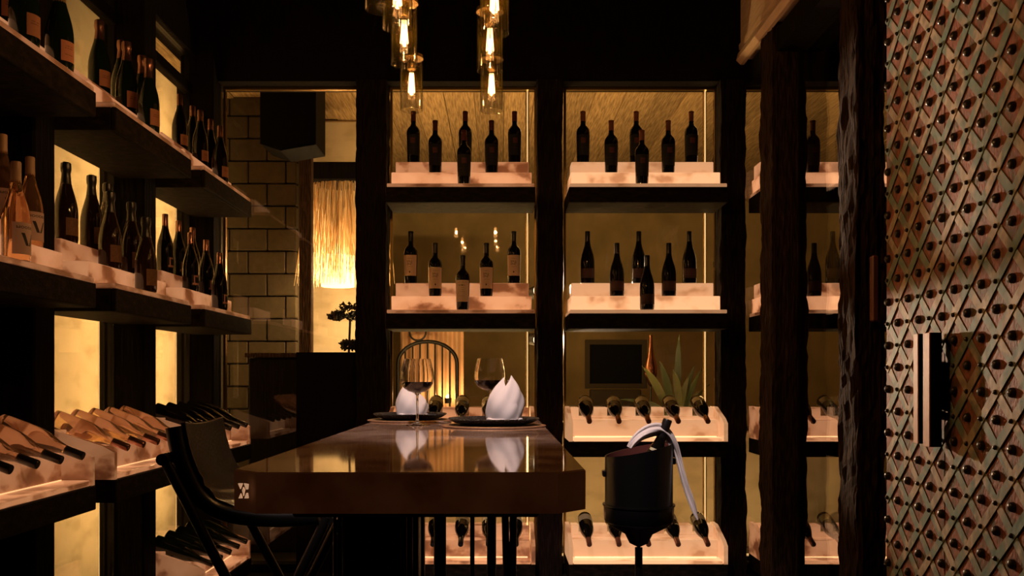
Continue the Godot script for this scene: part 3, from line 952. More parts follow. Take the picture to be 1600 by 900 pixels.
	part("cloth", done(st), M.curtain, q)
	q = thing("curtain_lamp", "small bright lamp at the foot of the lit curtain", "lamp", W(700, 622, 8.34))
	part("lamp_cup", turned([Vector2(0, -0.05), Vector2(0.03, -0.05), Vector2(0.035, 0.0), Vector2(0.03, 0.0), Vector2(0, -0.02)], 14), M.iron, q)
	part("bulb", turned([Vector2(0, -0.01), Vector2(0.02, 0.0), Vector2(0.022, 0.02), Vector2(0, 0.04)], 12), M.spot_glow, q)
	l = OmniLight3D.new()
	l.name = "curtain_lamp_light"
	l.light_color = Color(1.0, 0.78, 0.5)
	l.light_energy = 0.2
	l.light_size = 0.02
	l.omni_range = 8.0
	l.shadow_enabled = true
	l.position = Vector3(0, 0.015, 0)
	q.add_child(l)
	# dark framed opening and copper jar on the far side
	q = thing("framed_hatch", "dark square hatch with dim frame outside the right bay window", "hatch", W(962, 600, 9.0))
	part("hatch_board", bx(Vector3(0.52, 0.4, 0.03), 0.0, Vector3(0, 0.2, 0)), M.black_box, q)
	for k in [[Vector3(0, 0.42, 0.01), Vector3(0.62, 0.05, 0.05)], [Vector3(0, -0.02, 0.01), Vector3(0.62, 0.05, 0.05)], [Vector3(0.285, 0.2, 0.01), Vector3(0.05, 0.4, 0.05)], [Vector3(-0.285, 0.2, 0.01), Vector3(0.05, 0.4, 0.05)]]:
		part("hatch_frame", bx(k[1], 0.004), M.mortar, q, k[0])
	part("hatch_stand", bx(Vector3(0.5, 1.09, 0.2), 0.01, Vector3(0, -0.6, -0.05)), M.mortar, q)
	q = thing("copper_jar", "slender copper jar on a thin stand outside the right bay window", "jar", W(1017, 605, 7.2))
	part("jar_body", turned([Vector2(0, 0), Vector2(0.02, 0.02), Vector2(0.05, 0.1), Vector2(0.052, 0.16), Vector2(0.03, 0.24), Vector2(0.018, 0.32), Vector2(0.012, 0.42), Vector2(0, 0.42)], 16), M.copper, q)
	part("thin_stand", rod(Vector3(0, 0.005, 0), Vector3(0, -1.09, 0), 0.006, 6), M.iron, q)
	# two spot heads on a pole behind the back post throw the long shadows across the studded door
	q = thing("terrace_spots", "pole with two bright spot heads behind the post between the back bays", "lamp", Vector3(0.265, -0.02, -6.05))
	part("pole", rod(Vector3(0, 0, 0), Vector3(0, 2.0, 0), 0.01, 8), M.iron, q)
	part("foot", turned([Vector2(0, 0), Vector2(0.1, 0), Vector2(0.1, 0.012), Vector2(0, 0.02)], 20), M.iron, q)
	for hd in [[1.425, 1.1, 7.5], [1.755, 1.98, 12.0]]:
		var from := q.position + Vector3(0, hd[0], 0)
		var aim := (Vector3(1.47, hd[1], -2.95) - from).normalized()
		var head := part("spot_head", turned([Vector2(0, -0.12), Vector2(0.04, -0.12), Vector2(0.045, 0.0), Vector2(0.038, 0.0), Vector2(0.034, -0.02), Vector2(0, -0.02)], 18), M.iron, q, Vector3(0, hd[0], 0))
		head.quaternion = Quaternion(Vector3.UP, aim)
		part("lens", turned([Vector2(0, -0.008), Vector2(0.036, -0.008), Vector2(0.036, -0.016), Vector2(0, -0.016)], 18), M.spot_glow, head)
		var sp := SpotLight3D.new()
		sp.name = "terrace_spot_light"
		sp.light_color = Color(1.0, 0.86, 0.72)
		sp.light_energy = hd[2]
		sp.light_size = 0.03
		sp.spot_range = 12.0
		sp.spot_angle = 14.0
		sp.spot_angle_attenuation = 0.6
		sp.shadow_enabled = true
		q.add_child(sp, true)
		sp.look_at_from_position(from + aim * 0.012, from + aim)

func studded_door() -> void:
	var t := setting("door_1", "copper-clad door with diagonal riveted straps and iron studs", "door")
	var x := 1.465
	var z0 := 2.30
	var z1 := 3.39
	for s in [[z0, 2.944], [2.948, z1]]:
		part("copper_panel", span(Vector3(x, 0.0, -s[1]), Vector3(x + 0.03, 2.86, -s[0]), 0.002), M.door_copper, t)
	var p := 0.0815
	var zc := 2.553
	var yc := 2.085 + p
	var lo := 0.02
	var hi := 2.84
	var r := 0.5 * sqrt(2.0)
	for fam in [1.0, -1.0]:
		for k in range(-24, 40):
			# line y = yc + fam * (z - zc) + 2 p k, clipped to the door; +z here is away from the viewer
			var c: float = yc + 2.0 * p * k - fam * zc
			var za := z0 + 0.01
			var zb := z1 - 0.01
			var ya: float = fam * za + c
			var yb: float = fam * zb + c
			if fam > 0:
				if ya < lo: za += lo - ya
				if yb > hi: zb -= yb - hi
			else:
				if ya > hi: za += ya - hi
				if yb < lo: zb -= lo - yb
			if zb - za < 0.03: continue
			var a := Vector3(x - (0.0015 if fam > 0 else 0.004), fam * za + c, -za)
			var b := Vector3(a.x, fam * zb + c, -zb)
			var d := (b - a).normalized()
			var st := begin()
			box(st, Vector3.ZERO, Vector3(0.0024, 0.032, (b - a).length()), 0.0012, Basis(Vector3.RIGHT, Vector3.RIGHT.cross(-d).normalized() * -1.0, -d))
			part("strap", done(st), M.door_strap, t, (a + b) * 0.5)
	var stud := begin()
	lathe(stud, [Vector2(0.0155, 0.0), Vector2(0.0148, 0.006), Vector2(0.0125, 0.0115), Vector2(0.007, 0.0152), Vector2(0, 0.0165)], 14, Transform3D(Basis(Vector3.BACK, PI / 2), Vector3.ZERO))
	var studm := done(stud)
	var rv := begin()
	lathe(rv, [Vector2(0.0078, 0.0), Vector2(0.0072, 0.005), Vector2(0.004, 0.0085), Vector2(0, 0.009)], 8, Transform3D(Basis(Vector3.BACK, PI / 2), Vector3.ZERO))
	var rivm := done(rv)
	for k in range(-2, 11):
		for j in range(-12, 5):
			var z := zc + p * k
			var y := yc - p + 2.0 * p * j + (p if absi(k) % 2 else 0.0)
			if z > z1 - 0.02: continue
			if y > 0.3 and y < 2.7: part("stud", studm, M.stud_iron, t, Vector3(x, y, -z))
			if y + p > 0.3 and y + p < 2.7: part("rivet", rivm, M.stud_iron, t, Vector3(x - 0.0048, y + p, -z))
	# pull handle standing off the door
	t = thing("door_pull", "tall twin-strip pull handle standing off the studded door", "handle")
	part("shaded_fin", span(Vector3(1.397, 0.93, -3.012), Vector3(1.433, 1.296, -2.98), 0.001), M.pull_shaded_core, t)  # same wood as the strips; its unlit side is painted near black
	part("shaded_fin", span(Vector3(1.397, 0.925, -2.944), Vector3(1.433, 1.296, -2.9), 0.001), M.pull_shaded_core, t)  # second fin, shade put into its colour as well
	part("wooden_strip", span(Vector3(1.392, 0.93, -3.012), Vector3(1.397, 1.296, -2.98), 0.001), M.pull_wood, t)
	part("wooden_strip", span(Vector3(1.392, 0.925, -2.944), Vector3(1.397, 1.296, -2.9), 0.001), M.pull_wood, t)
	part("dark_core", span(Vector3(1.412, 0.935, -2.98), Vector3(1.433, 1.29, -2.944)), M.pull_shaded_core, t)
	part("bracket", span(Vector3(1.43, 1.045, -2.985), Vector3(1.466, 1.178, -2.915), 0.003), M.pull_shaded_core, t)
	t = thing("door_handle_bar", "short reddish wooden bar on the dark post beside the studded door", "handle", W(1366, 503, 3.5))
	part("grip", bx(Vector3(0.028, 0.258, 0.03), 0.006, Vector3(0, 0.13, 0)), M.red_wood, t)
	part("foot_plate", bx(Vector3(0.02, 0.02, 0.045), 0.003, Vector3(0.0, 0.012, -0.018)), M.iron, t)
	part("foot_plate", bx(Vector3(0.02, 0.02, 0.045), 0.003, Vector3(0.0, 0.246, -0.018)), M.iron, t)

func back_shelves() -> void:
	var bay := ["middle back bay behind the table", "right back bay behind the ice bucket", "bay beyond the right partition glass"]
	var row := ["top", "second", "third", "bottom"]
	for b in 3:
		for k in 4:
			var at := Vector3(BAYS[b][0], BACK_Y[k], BACK_Z)
			var w: float = BAYS[b][1]
			shelf("dark %s shelf of the %s" % [row[k], bay[b]], at, 0.0, w)
			if k < 2: stepped_tray("glowing stepped onyx tray on %s shelf, %s" % [row[k], bay[b]], at + Vector3(0, 0.0005, 0), 0.0, w, "onyx_pale" if b == 1 else "onyx")
			else: sloped_rack("glowing sloped onyx rack on %s shelf, %s" % [row[k], bay[b]], at + Vector3(0, 0.0005, 0), 0.0, w, "onyx_pale" if b == 1 else "onyx")
	# standing bottles: pixel column, tier (0 front, 2 back)
	var tiers := ["front step", "middle step", "top step"]
	var sets := [
		[0, 0, "bordeaux", "dark_glass", "foil_red", "copper", "dark bottle with small copper emblem", [[646, 2, "left"], [727, 2, "centre"], [804, 2, "right"], [680, 1, "left"], [768, 1, "right"], [725, 0, "centre"]]],
		[0, 1, "bordeaux", "dark_glass", "foil_black", "cream", "dark bottle with broad cream label", [[642, 2, "left"], [803, 2, "right"], [680, 1, "left"], [760, 1, "right"], [723, 0, "centre"]]],
		[1, 0, "bordeaux", "dark_glass", "foil_copper", "copper", "dark bottle with reddish emblem", [[911, 2, "left"], [994, 2, "centre"], [1080, 2, "right"], [955, 1, "left"], [1044, 1, "right"], [1003, 0, "centre"]]],
		[1, 1, "burgundy", "dark_glass", "foil_black", "script", "sloping dark bottle with scrawled label", [[918, 2, "left"], [998, 2, "centre"], [1077, 2, "right"], [964, 1, "left"], [1045, 1, "right"], [1011, 0, "centre"]]],
		[2, 0, "bordeaux", "dark_glass", "foil_copper", "copper", "dim dark bottle behind glass", [[1270, 1, "left"], [1322, 2, "right"]]],
		[2, 1, "burgundy", "dark_glass", "foil_black", "script", "dim sloping bottle behind glass", [[1272, 1, "left"], [1301, 2, "middle"], [1330, 1, "right"]]],
	]
	for s in sets:
		var w: float = BAYS[s[0]][1]
		var at := Vector3(BAYS[s[0]][0], BACK_Y[s[1]] + 0.0005, BACK_Z)
		for q in s[7]:
			var v: float = [0.278, 0.172, 0.062][q[1]]
			var x: float = (q[0] - 780.0) * (5.28 - v) / F
			x = clampf(x, at.x + 0.07, at.x + w - 0.07)
			var pr: String = s[5]
			if s[1] == 1 and s[0] == 0 and q[1] == 0: pr = "cream_plain"
			bottle(s[2], s[3], s[4], pr, "%s, %s of %s, %s shelf, %s" % [s[6], q[2], tiers[q[1]], row[s[1]], ["middle bay", "right bay", "partition bay"][s[0]]], "standing bottles on the back shelves", tier_spot(at, 0.0, x - at.x, q[1]), rng.randf_range(-0.12, 0.12))
	for b in 3:
		for k in [2, 3]:
			var w: float = BAYS[b][1]
			var at := Vector3(BAYS[b][0], BACK_Y[k] + 0.0005, BACK_Z)
			fill_rack(at, 0.0, w, "dark_glass", "foil_copper" if b else "foil_black", "pale", "of the %s rack, %s" % [row[k], ["middle bay", "right bay", "partition bay"][b]], [0, 1, 2, 3, 4] if b < 2 else [1, 2], "bottles lying in the back racks", PI, "lying dark bottle with pale label")

func side_shelves() -> void:
	var bay := ["nearest left bay", "middle left bay", "far left bay beside the chair"]
	var row := ["top", "second", "third", "bottom"]
	for b in 3:
		for k in 4:
			if k == 3 and b < 2: continue
			var near: float = SIDE_BAYS[b] - 0.81
			var at := Vector3(SIDE_X, SIDE_Y[k], -near)
			shelf("dark %s shelf of the %s" % [row[k], bay[b]], at, PI / 2, 0.81)
			if k < 2: stepped_tray("glowing stepped onyx tray on %s shelf, %s" % [row[k], bay[b]], at + Vector3(0, 0.0005, 0), PI / 2, 0.81, "onyx_side")
			else: sloped_rack("glowing sloped onyx rack on %s shelf, %s" % [row[k], bay[b]], at + Vector3(0, 0.0005, 0), PI / 2, 0.81, "onyx_side")
	var tiers := ["front step", "middle step", "top step"]
	# bay, shelf, outline, glass, foil, print, words, [pixel column, tier]
	var sets := [
		[0, 0, "champagne", "green_glass", "foil_gold", "tan", "broad bottle with tan label", [[38, 0], [4, 1], [-20, 2]]],
		[0, 0, "champagne", "green_glass", "foil_gold", "peach", "green bottle with peach label", [[93, 0]]],
		[1, 0, "champagne", "green_glass", "foil_pink", "tan", "sparkling bottle with tan label", [[155, 2], [198, 1], [232, 0], [190, 2], [222, 1]]],
		[2, 0, "burgundy", "dark_glass", "foil_pink", "tan", "slender bottle with pinkish foil", [[281, 2], [301, 2], [313, 1], [329, 1], [344, 0]]],
		[0, 1, "burgundy", "amber_glass", "foil_tan", "letter", "pale bottle with large W label", [[25, 0], [47, 1], [4, 2]]],
		[1, 1, "champagne", "brown_glass", "foil_black", "gilt", "sparkling bottle with gilt label", [[103, 2], [143, 2], [168, 2], [172, 1], [205, 1], [228, 0]]],
		[2, 1, "burgundy", "dark_glass", "foil_pink", "bracket", "dark bottle with pink bracket mark", [[258, 2], [279, 2], [301, 2], [298, 1], [322, 1], [343, 0]]],
	]
	for s in sets:
		var near: float = SIDE_BAYS[s[0]] - 0.81
		var at := Vector3(SIDE_X, SIDE_Y[s[1]] + 0.0005, -near)
		var seen := {}
		for q in s[7]:
			var v: float = [0.278, 0.172, 0.062][q[1]]
			var z: float = F * (SIDE_X + v) / (q[0] - 780.0)
			var u := clampf(z - near, 0.06, 0.75)
			seen[q[1]] = seen.get(q[1], 0) + 1
			var nth: String = ["", "first", "second", "third"][seen[q[1]]]
			bottle(s[2], s[3], s[4], s[5], "%s, %s on %s, %s shelf, %s left bay" % [s[6], nth, tiers[q[1]], row[s[1]], ["near", "middle", "far"][s[0]]], "standing bottles on the left shelves", tier_spot(at, PI / 2, u, q[1]), PI / 2 - (0.3 if s[5] == "letter" else 0.42) + rng.randf_range(-0.12, 0.12), "tall_label" if s[5] == "letter" else "small_label")
	for q in [[0, 2, "rose_glass", "foil_black", "", "lying peach bottle with black capsule"], [1, 2, "rose_glass", "foil_pink", "", "lying peach bottle with pinkish capsule"], [2, 2, "dark_glass", "foil_black", "", "lying black bottle"], [2, 3, "green_glass", "foil_black", "", "lying dark green bottle"]]:
		var near: float = SIDE_BAYS[q[0]] - 0.81
		fill_rack(Vector3(SIDE_X, SIDE_Y[q[1]] + 0.0005, -near), PI / 2, 0.81, q[2], q[3], q[4], "of the %s rack, %s left bay" % [row[q[1]], ["near", "middle", "far"][q[0]]], [0, 1, 2, 3, 4], "bottles lying in the left racks", PI, q[5])

func dining_table() -> void:
	var top := EYE - 0.16
	var t := thing("dining_table", "long polished brown stone table with clipped corners", "table", Vector3(-0.156, 0, -2.52))
	var hw := 0.307
	var hl := 1.006
	var c := 0.052
	var o := [Vector2(-hw + c, hl), Vector2(hw - c, hl), Vector2(hw, hl - c), Vector2(hw, -hl + c), Vector2(hw - c, -hl), Vector2(-hw + c, -hl), Vector2(-hw, -hl + c), Vector2(-hw, hl - c)]
	var st := begin()
	slab(st, o, "xz", top - 0.07, top - 0.0025)
	var i := []
	for p in o: i.append((p as Vector2) * Vector2((hw - 0.0025) / hw, (hl - 0.0025) / hl))
	var up := []
	for k in o.size():
		var k2 := (k + 1) % o.size()
		poly(st, [Vector3(o[k].x, top - 0.0025, o[k].y), Vector3(o[k2].x, top - 0.0025, o[k2].y), Vector3(i[k2].x, top, i[k2].y), Vector3(i[k].x, top, i[k].y)], Vector3(0, top - 0.03, 0))
		up.append(Vector3(i[k].x, top, i[k].y))
	poly(st, up, Vector3(0, top - 0.03, 0))
	part("tabletop", done(st), M.table_stone, t)
	part("apron", bx(Vector3(0.46, 0.03, 1.7), 0.004, Vector3(0, top - 0.0855, 0)), M.iron, t)
	# cage base of slim upright rods
	var low := 0.03
	part("foot_plate", bx(Vector3(0.5, 0.03, 1.3), 0.005, Vector3(0.0, 0.015, -0.1)), M.iron, t)
	part("dark_core", span(Vector3(-0.215, low, 0.2), Vector3(-0.035, top - 0.1, 0.44), 0.01), M.iron, t)
	for k in 17:
		var fx := -0.224 + 0.0127 * k
		var fz := 0.48 - 0.03 * pow(absf(k - 8.0) / 8.0, 3.0)
		part("rod", rod(Vector3(fx, low, fz), Vector3(fx, top - 0.1, fz), 0.0042, 8), M.fluted, t)
	for k in [[685, 0.014], [694, 0.006], [738, 0.007], [768, 0.014]]:
		var z := 2.72
		var x: float = (k[0] - 780.0) * z / F + 0.156
		part("rod", rod(Vector3(x, low, -z + 2.52), Vector3(x, top - 0.1, -z + 2.52), k[1], 8), M.iron, t)
	for k in [[787, 797], [803, 799]]:
		var z := 2.95
		part("slanted_leg", rod(Vector3((k[1] - 780.0) * z / F + 0.156, low, -z + 2.52), Vector3((k[0] - 780.0) * z / F + 0.156, top - 0.1, -z + 2.52), 0.012, 8), M.iron, t)
	# small lattice emblem on the front edge
	var e := W(380, 767, 1.512) - t.position
	st = begin()
	var pz := 0.0012
	for q in [[[-1.0, 1.0], [-0.15, 1.0], [-0.55, 0.25]], [[0.15, 1.0], [1.0, 0.9], [0.9, 0.2], [0.55, 0.2]], [[-0.2, 0.1], [0.0, 0.5], [0.3, 0.1], [0.05, -0.7]], [[-0.9, -1.0], [-0.2, -1.0], [-0.5, -0.35]], [[0.25, -1.0], [1.0, -1.0], [0.85, -0.3], [0.6, -0.3]]]:
		var pts := []
		for p in q: pts.append(Vector2(e.x + p[0] * 0.0086, e.y + p[1] * 0.0125))
		slab(st, pts, "xy", e.z - 0.004, e.z + pz)
	part("emblem", done(st), M.emblem, t, Vector3(0, 0, 0), "small pale lattice emblem")
	# two settings
	var spots := [[-0.33, 3.32, 0.158, "left", 0.3], [-0.018, 2.94, 0.172, "right", -0.5]]
	for s in spots:
		var at := Vector3(s[0], top, -s[1])
		var m := thing("placemat", "round brown placemat under the %s plate" % s[3], "placemat", at, 0, "round placemats")
		var r: float = s[2]
		part("disc", turned([Vector2(0, 0.0004), Vector2(r - 0.002, 0.0004), Vector2(r, 0.002), Vector2(r - 0.001, 0.0045), Vector2(r - 0.006, 0.005), Vector2(0, 0.005)], 48), M.mat_leather, m)
		part("rim_stitch", turned([Vector2(r - 0.012, 0.005), Vector2(r - 0.0105, 0.0062), Vector2(r - 0.009, 0.005)], 48), M.foil_gold, m)
		var pl := thing("dinner_plate", "black textured stoneware plate, %s of the two" % s[3], "plate", at + Vector3(0, 0.0051, 0), 0, "black stoneware plates")
		var pr: float = 0.136 if s[3] == "left" else 0.15
		part("dish", turned([Vector2(0, 0.0), Vector2(pr * 0.6, 0.0), Vector2(pr * 0.86, 0.008), Vector2(pr, 0.02), Vector2(pr - 0.002, 0.0235), Vector2(pr - 0.008, 0.0225), Vector2(pr * 0.82, 0.0125), Vector2(pr * 0.6, 0.009), Vector2(0, 0.009)], 56), M.stoneware, pl)
	napkin(Vector3(-0.33 + 0.01, top + 0.0145, -3.3), 0.125, 0.066, "low rounded white napkin folded on the left plate", 0.2, false)
	napkin(Vector3(0.0 + 0.018, top + 0.0145, -2.95), 0.152, 0.07, "tall white napkin folded to points on the right plate", -0.25, true)
	wine_glass(Vector3((652 - 780) * 2.99 / F, top, -2.99), "wine glass with red wine standing in front of the left napkin")
	wine_glass(Vector3((766 - 780) * 3.14 / F, top + 0.0051, -3.13), "wine glass with red wine partly behind the right napkin")
	var k := thing("table_knife", "small steel knife lying between the two plates", "knife", Vector3(-0.19, top + 0.0004, -3.13), 0.5)
	part("blade", bx(Vector3(0.012, 0.002, 0.09), 0.0008, Vector3(0, 0.001, -0.08)), M.steel, k)
	part("grip", bx(Vector3(0.014, 0.006, 0.075), 0.002, Vector3(0, 0.003, 0)), M.steel, k)

func napkin(at: Vector3, h: float, r: float, label: String, turn: float, tall: bool) -> void:
	var t := thing("folded_napkin", label, "napkin", at, turn, "folded napkins")
	var st := begin()
	# leaves of cloth wrapped round each other: heading, half-width angle, height, lean
	var petals: Array = [[0.8, 1.75, 1.0, 0.4, 0.96], [-0.5, 1.6, 0.96, 0.12, 1.02], [2.6, 1.8, 0.9, 0.1, 0.9]] if tall else [[-1.0, 2.1, 1.0, -0.3, 1.0], [0.7, 1.9, 0.74, 0.3, 0.95], [2.5, 1.8, 0.7, 0.0, 0.9]]
	for p in petals:
		var g := []
		for i in 25:
			var s := -1.0 + i / 12.0
			var row := []
			for j in 19:
				var u := j / 18.0
				var w: float = p[1] * (1.0 - 0.92 * pow(u, 2.8))
				var a: float = p[0] + s * w
				var rr: float = r * p[4] * (0.72 + 1.05 * u - 1.62 * u * u)
				rr = maxf(rr, 0.004) * (1.0 + 0.05 * sin(3.0 * a + 5.0 * u) + 0.035 * sin(7.0 * a - 9.0 * u))
				var y: float = h * p[2] * (u - 0.10 * s * s * u * (1.0 - u) * 3.0)
				row.append(Vector3(sin(a) * rr + p[3] * 0.04 * u * u, maxf(y, 0.0), cos(a) * rr * 0.8))
			g.append(row)
		sheet(st, g, 0.0018)
	# rolled cuff at the foot
	var ring := []
	for i in 25:
		var a := TAU * i / 24.0
		ring.append(Vector3(sin(a) * r * 0.78, 0.007 + 0.002 * sin(a * 5.0), cos(a) * r * 0.62))
	tube(st, ring, 0.007, 8, 0.8)
	part("linen_cloth", done(st), M.linen, t)

func wine_glass(at: Vector3, label: String) -> void:
	var t := thing("wine_glass", label, "wine glass", at, 0, "filled wine glasses")
	part("foot", turned([Vector2(0, 0.0004), Vector2(0.041, 0.0004), Vector2(0.0425, 0.0015), Vector2(0.041, 0.0028), Vector2(0.02, 0.005), Vector2(0.008, 0.011), Vector2(0.0048, 0.022), Vector2(0, 0.022)], 32), M.crystal, t)
	part("stem", turned([Vector2(0, 0.0221), Vector2(0.0046, 0.0221), Vector2(0.0036, 0.06), Vector2(0.0042, 0.1), Vector2(0.009, 0.1085), Vector2(0, 0.1085)], 16), M.crystal, t)
	var o := [Vector2(0.0092, 0.109), Vector2(0.03, 0.1145), Vector2(0.0445, 0.125), Vector2(0.053, 0.14), Vector2(0.0562, 0.158), Vector2(0.0548, 0.178), Vector2(0.05, 0.2), Vector2(0.0445, 0.2225)]
	var prof := [Vector2(0, 0.1086)]
	for p in o: prof.append(p)
	for k in range(o.size() - 1, -1, -1): prof.append((o[k] as Vector2) - Vector2(0.0011, -0.0012 if k == 0 else 0.0))
	prof.append(Vector2(0, 0.1102))
	part("bowl", turned(prof, 40), M.crystal, t)
	part("red_wine", turned([Vector2(0, 0.1108), Vector2(0.009, 0.1112), Vector2(0.0285, 0.1162), Vector2(0.0428, 0.1265), Vector2(0.0512, 0.141), Vector2(0.0522, 0.1455), Vector2(0.0518, 0.146), Vector2(0, 0.146)], 36), M.red_wine, t)

func chair() -> void:
	var t := thing("folding_chair", "black leather sling chair with crossed legs left of the table", "chair", Vector3(-0.72, 0, -2.8))
	var zn := 0.19
	var zf := -0.19
	var prof := [Vector2(-0.205, 1.018), Vector2(-0.192, 0.95), Vector2(-0.17, 0.885), Vector2(-0.135, 0.82), Vector2(-0.085, 0.778), Vector2(-0.01, 0.757), Vector2(0.1, 0.75), Vector2(0.22, 0.757)]
	var fine := []
	for i in prof.size() - 1:
		for k in 4: fine.append((prof[i] as Vector2).cubic_interpolate(prof[i + 1], prof[maxi(i - 1, 0)], prof[mini(i + 2, prof.size() - 1)], k / 4.0))
	fine.append(prof[prof.size() - 1])
	var g := []
	for p in fine:
		var row := []
		for j in 13:
			var s := -1.0 + j / 6.0
			var sag := 0.018 * (1.0 - s * s)
			var crease := 0.0025 * sin(p.y * 160.0 + s * 3.0) * (1.0 if p.x > -0.16 and p.x < -0.02 else 0.15)
			row.append(Vector3(p.x - sag * 0.5 + crease, p.y - sag * 0.6 + crease, -s * 0.182))
		g.append(row)
	var st := begin()
	sheet(st, g, 0.012)
	part("leather_sling", done(st), M.leather, t)
	var edge := []
	for row in g: edge.append((row[0] as Vector3) + Vector3(0.006, 0.004, 0))
	st = begin()
	tube(st, edge, 0.0022, 6)
	part("piping", done(st), M.piping, t)
	edge = []
	for p in g[0]: edge.append((p as Vector3) + Vector3(0.006, 0.001, 0))
	st = begin()
	tube(st, edge, 0.0022, 6)
	part("piping", done(st), M.piping, t)
	for z in [zn, zf]:
		var path := []
		for p in fine: path.append(Vector3(p.x - 0.024, p.y - 0.012, z))
		st = begin()
		tube(st, path, 0.024, 12, 0.8, Vector3.BACK)
		part("side_rail", done(st), M.chair_frame, t)
		st = begin()
		tube(st, [Vector3(-0.25, 0.92, z * 1.12), Vector3(-0.11, 0.65, z * 1.12), Vector3(0.24, 0.0, z * 1.12)], 0.015, 10)
		part("leg", done(st), M.chair_frame, t)
		st = begin()
		tube(st, [Vector3(0.22, 0.745, z * 1.0), Vector3(0.1, 0.5, z), Vector3(-0.24, 0.0, z)], 0.015, 10)
		part("leg", done(st), M.chair_frame, t)
		part("foot_rail", rod(Vector3(0.24, 0.014, z * 1.12), Vector3(-0.24, 0.014, z * 1.0), 0.012, 8), M.chair_frame, t)
	part("back_rod", rod(Vector3(-0.245, 0.915, 0.24), Vector3(-0.245, 0.915, -0.24), 0.017, 14), M.chair_frame, t)
	part("cross_rod", rod(Vector3(0.03, 0.39, 0.21), Vector3(0.03, 0.39, -0.21), 0.012, 12), M.chair_frame, t)
	part("seat_rod", rod(Vector3(0.225, 0.735, 0.2), Vector3(0.225, 0.735, -0.2), 0.014, 12), M.chair_frame, t)

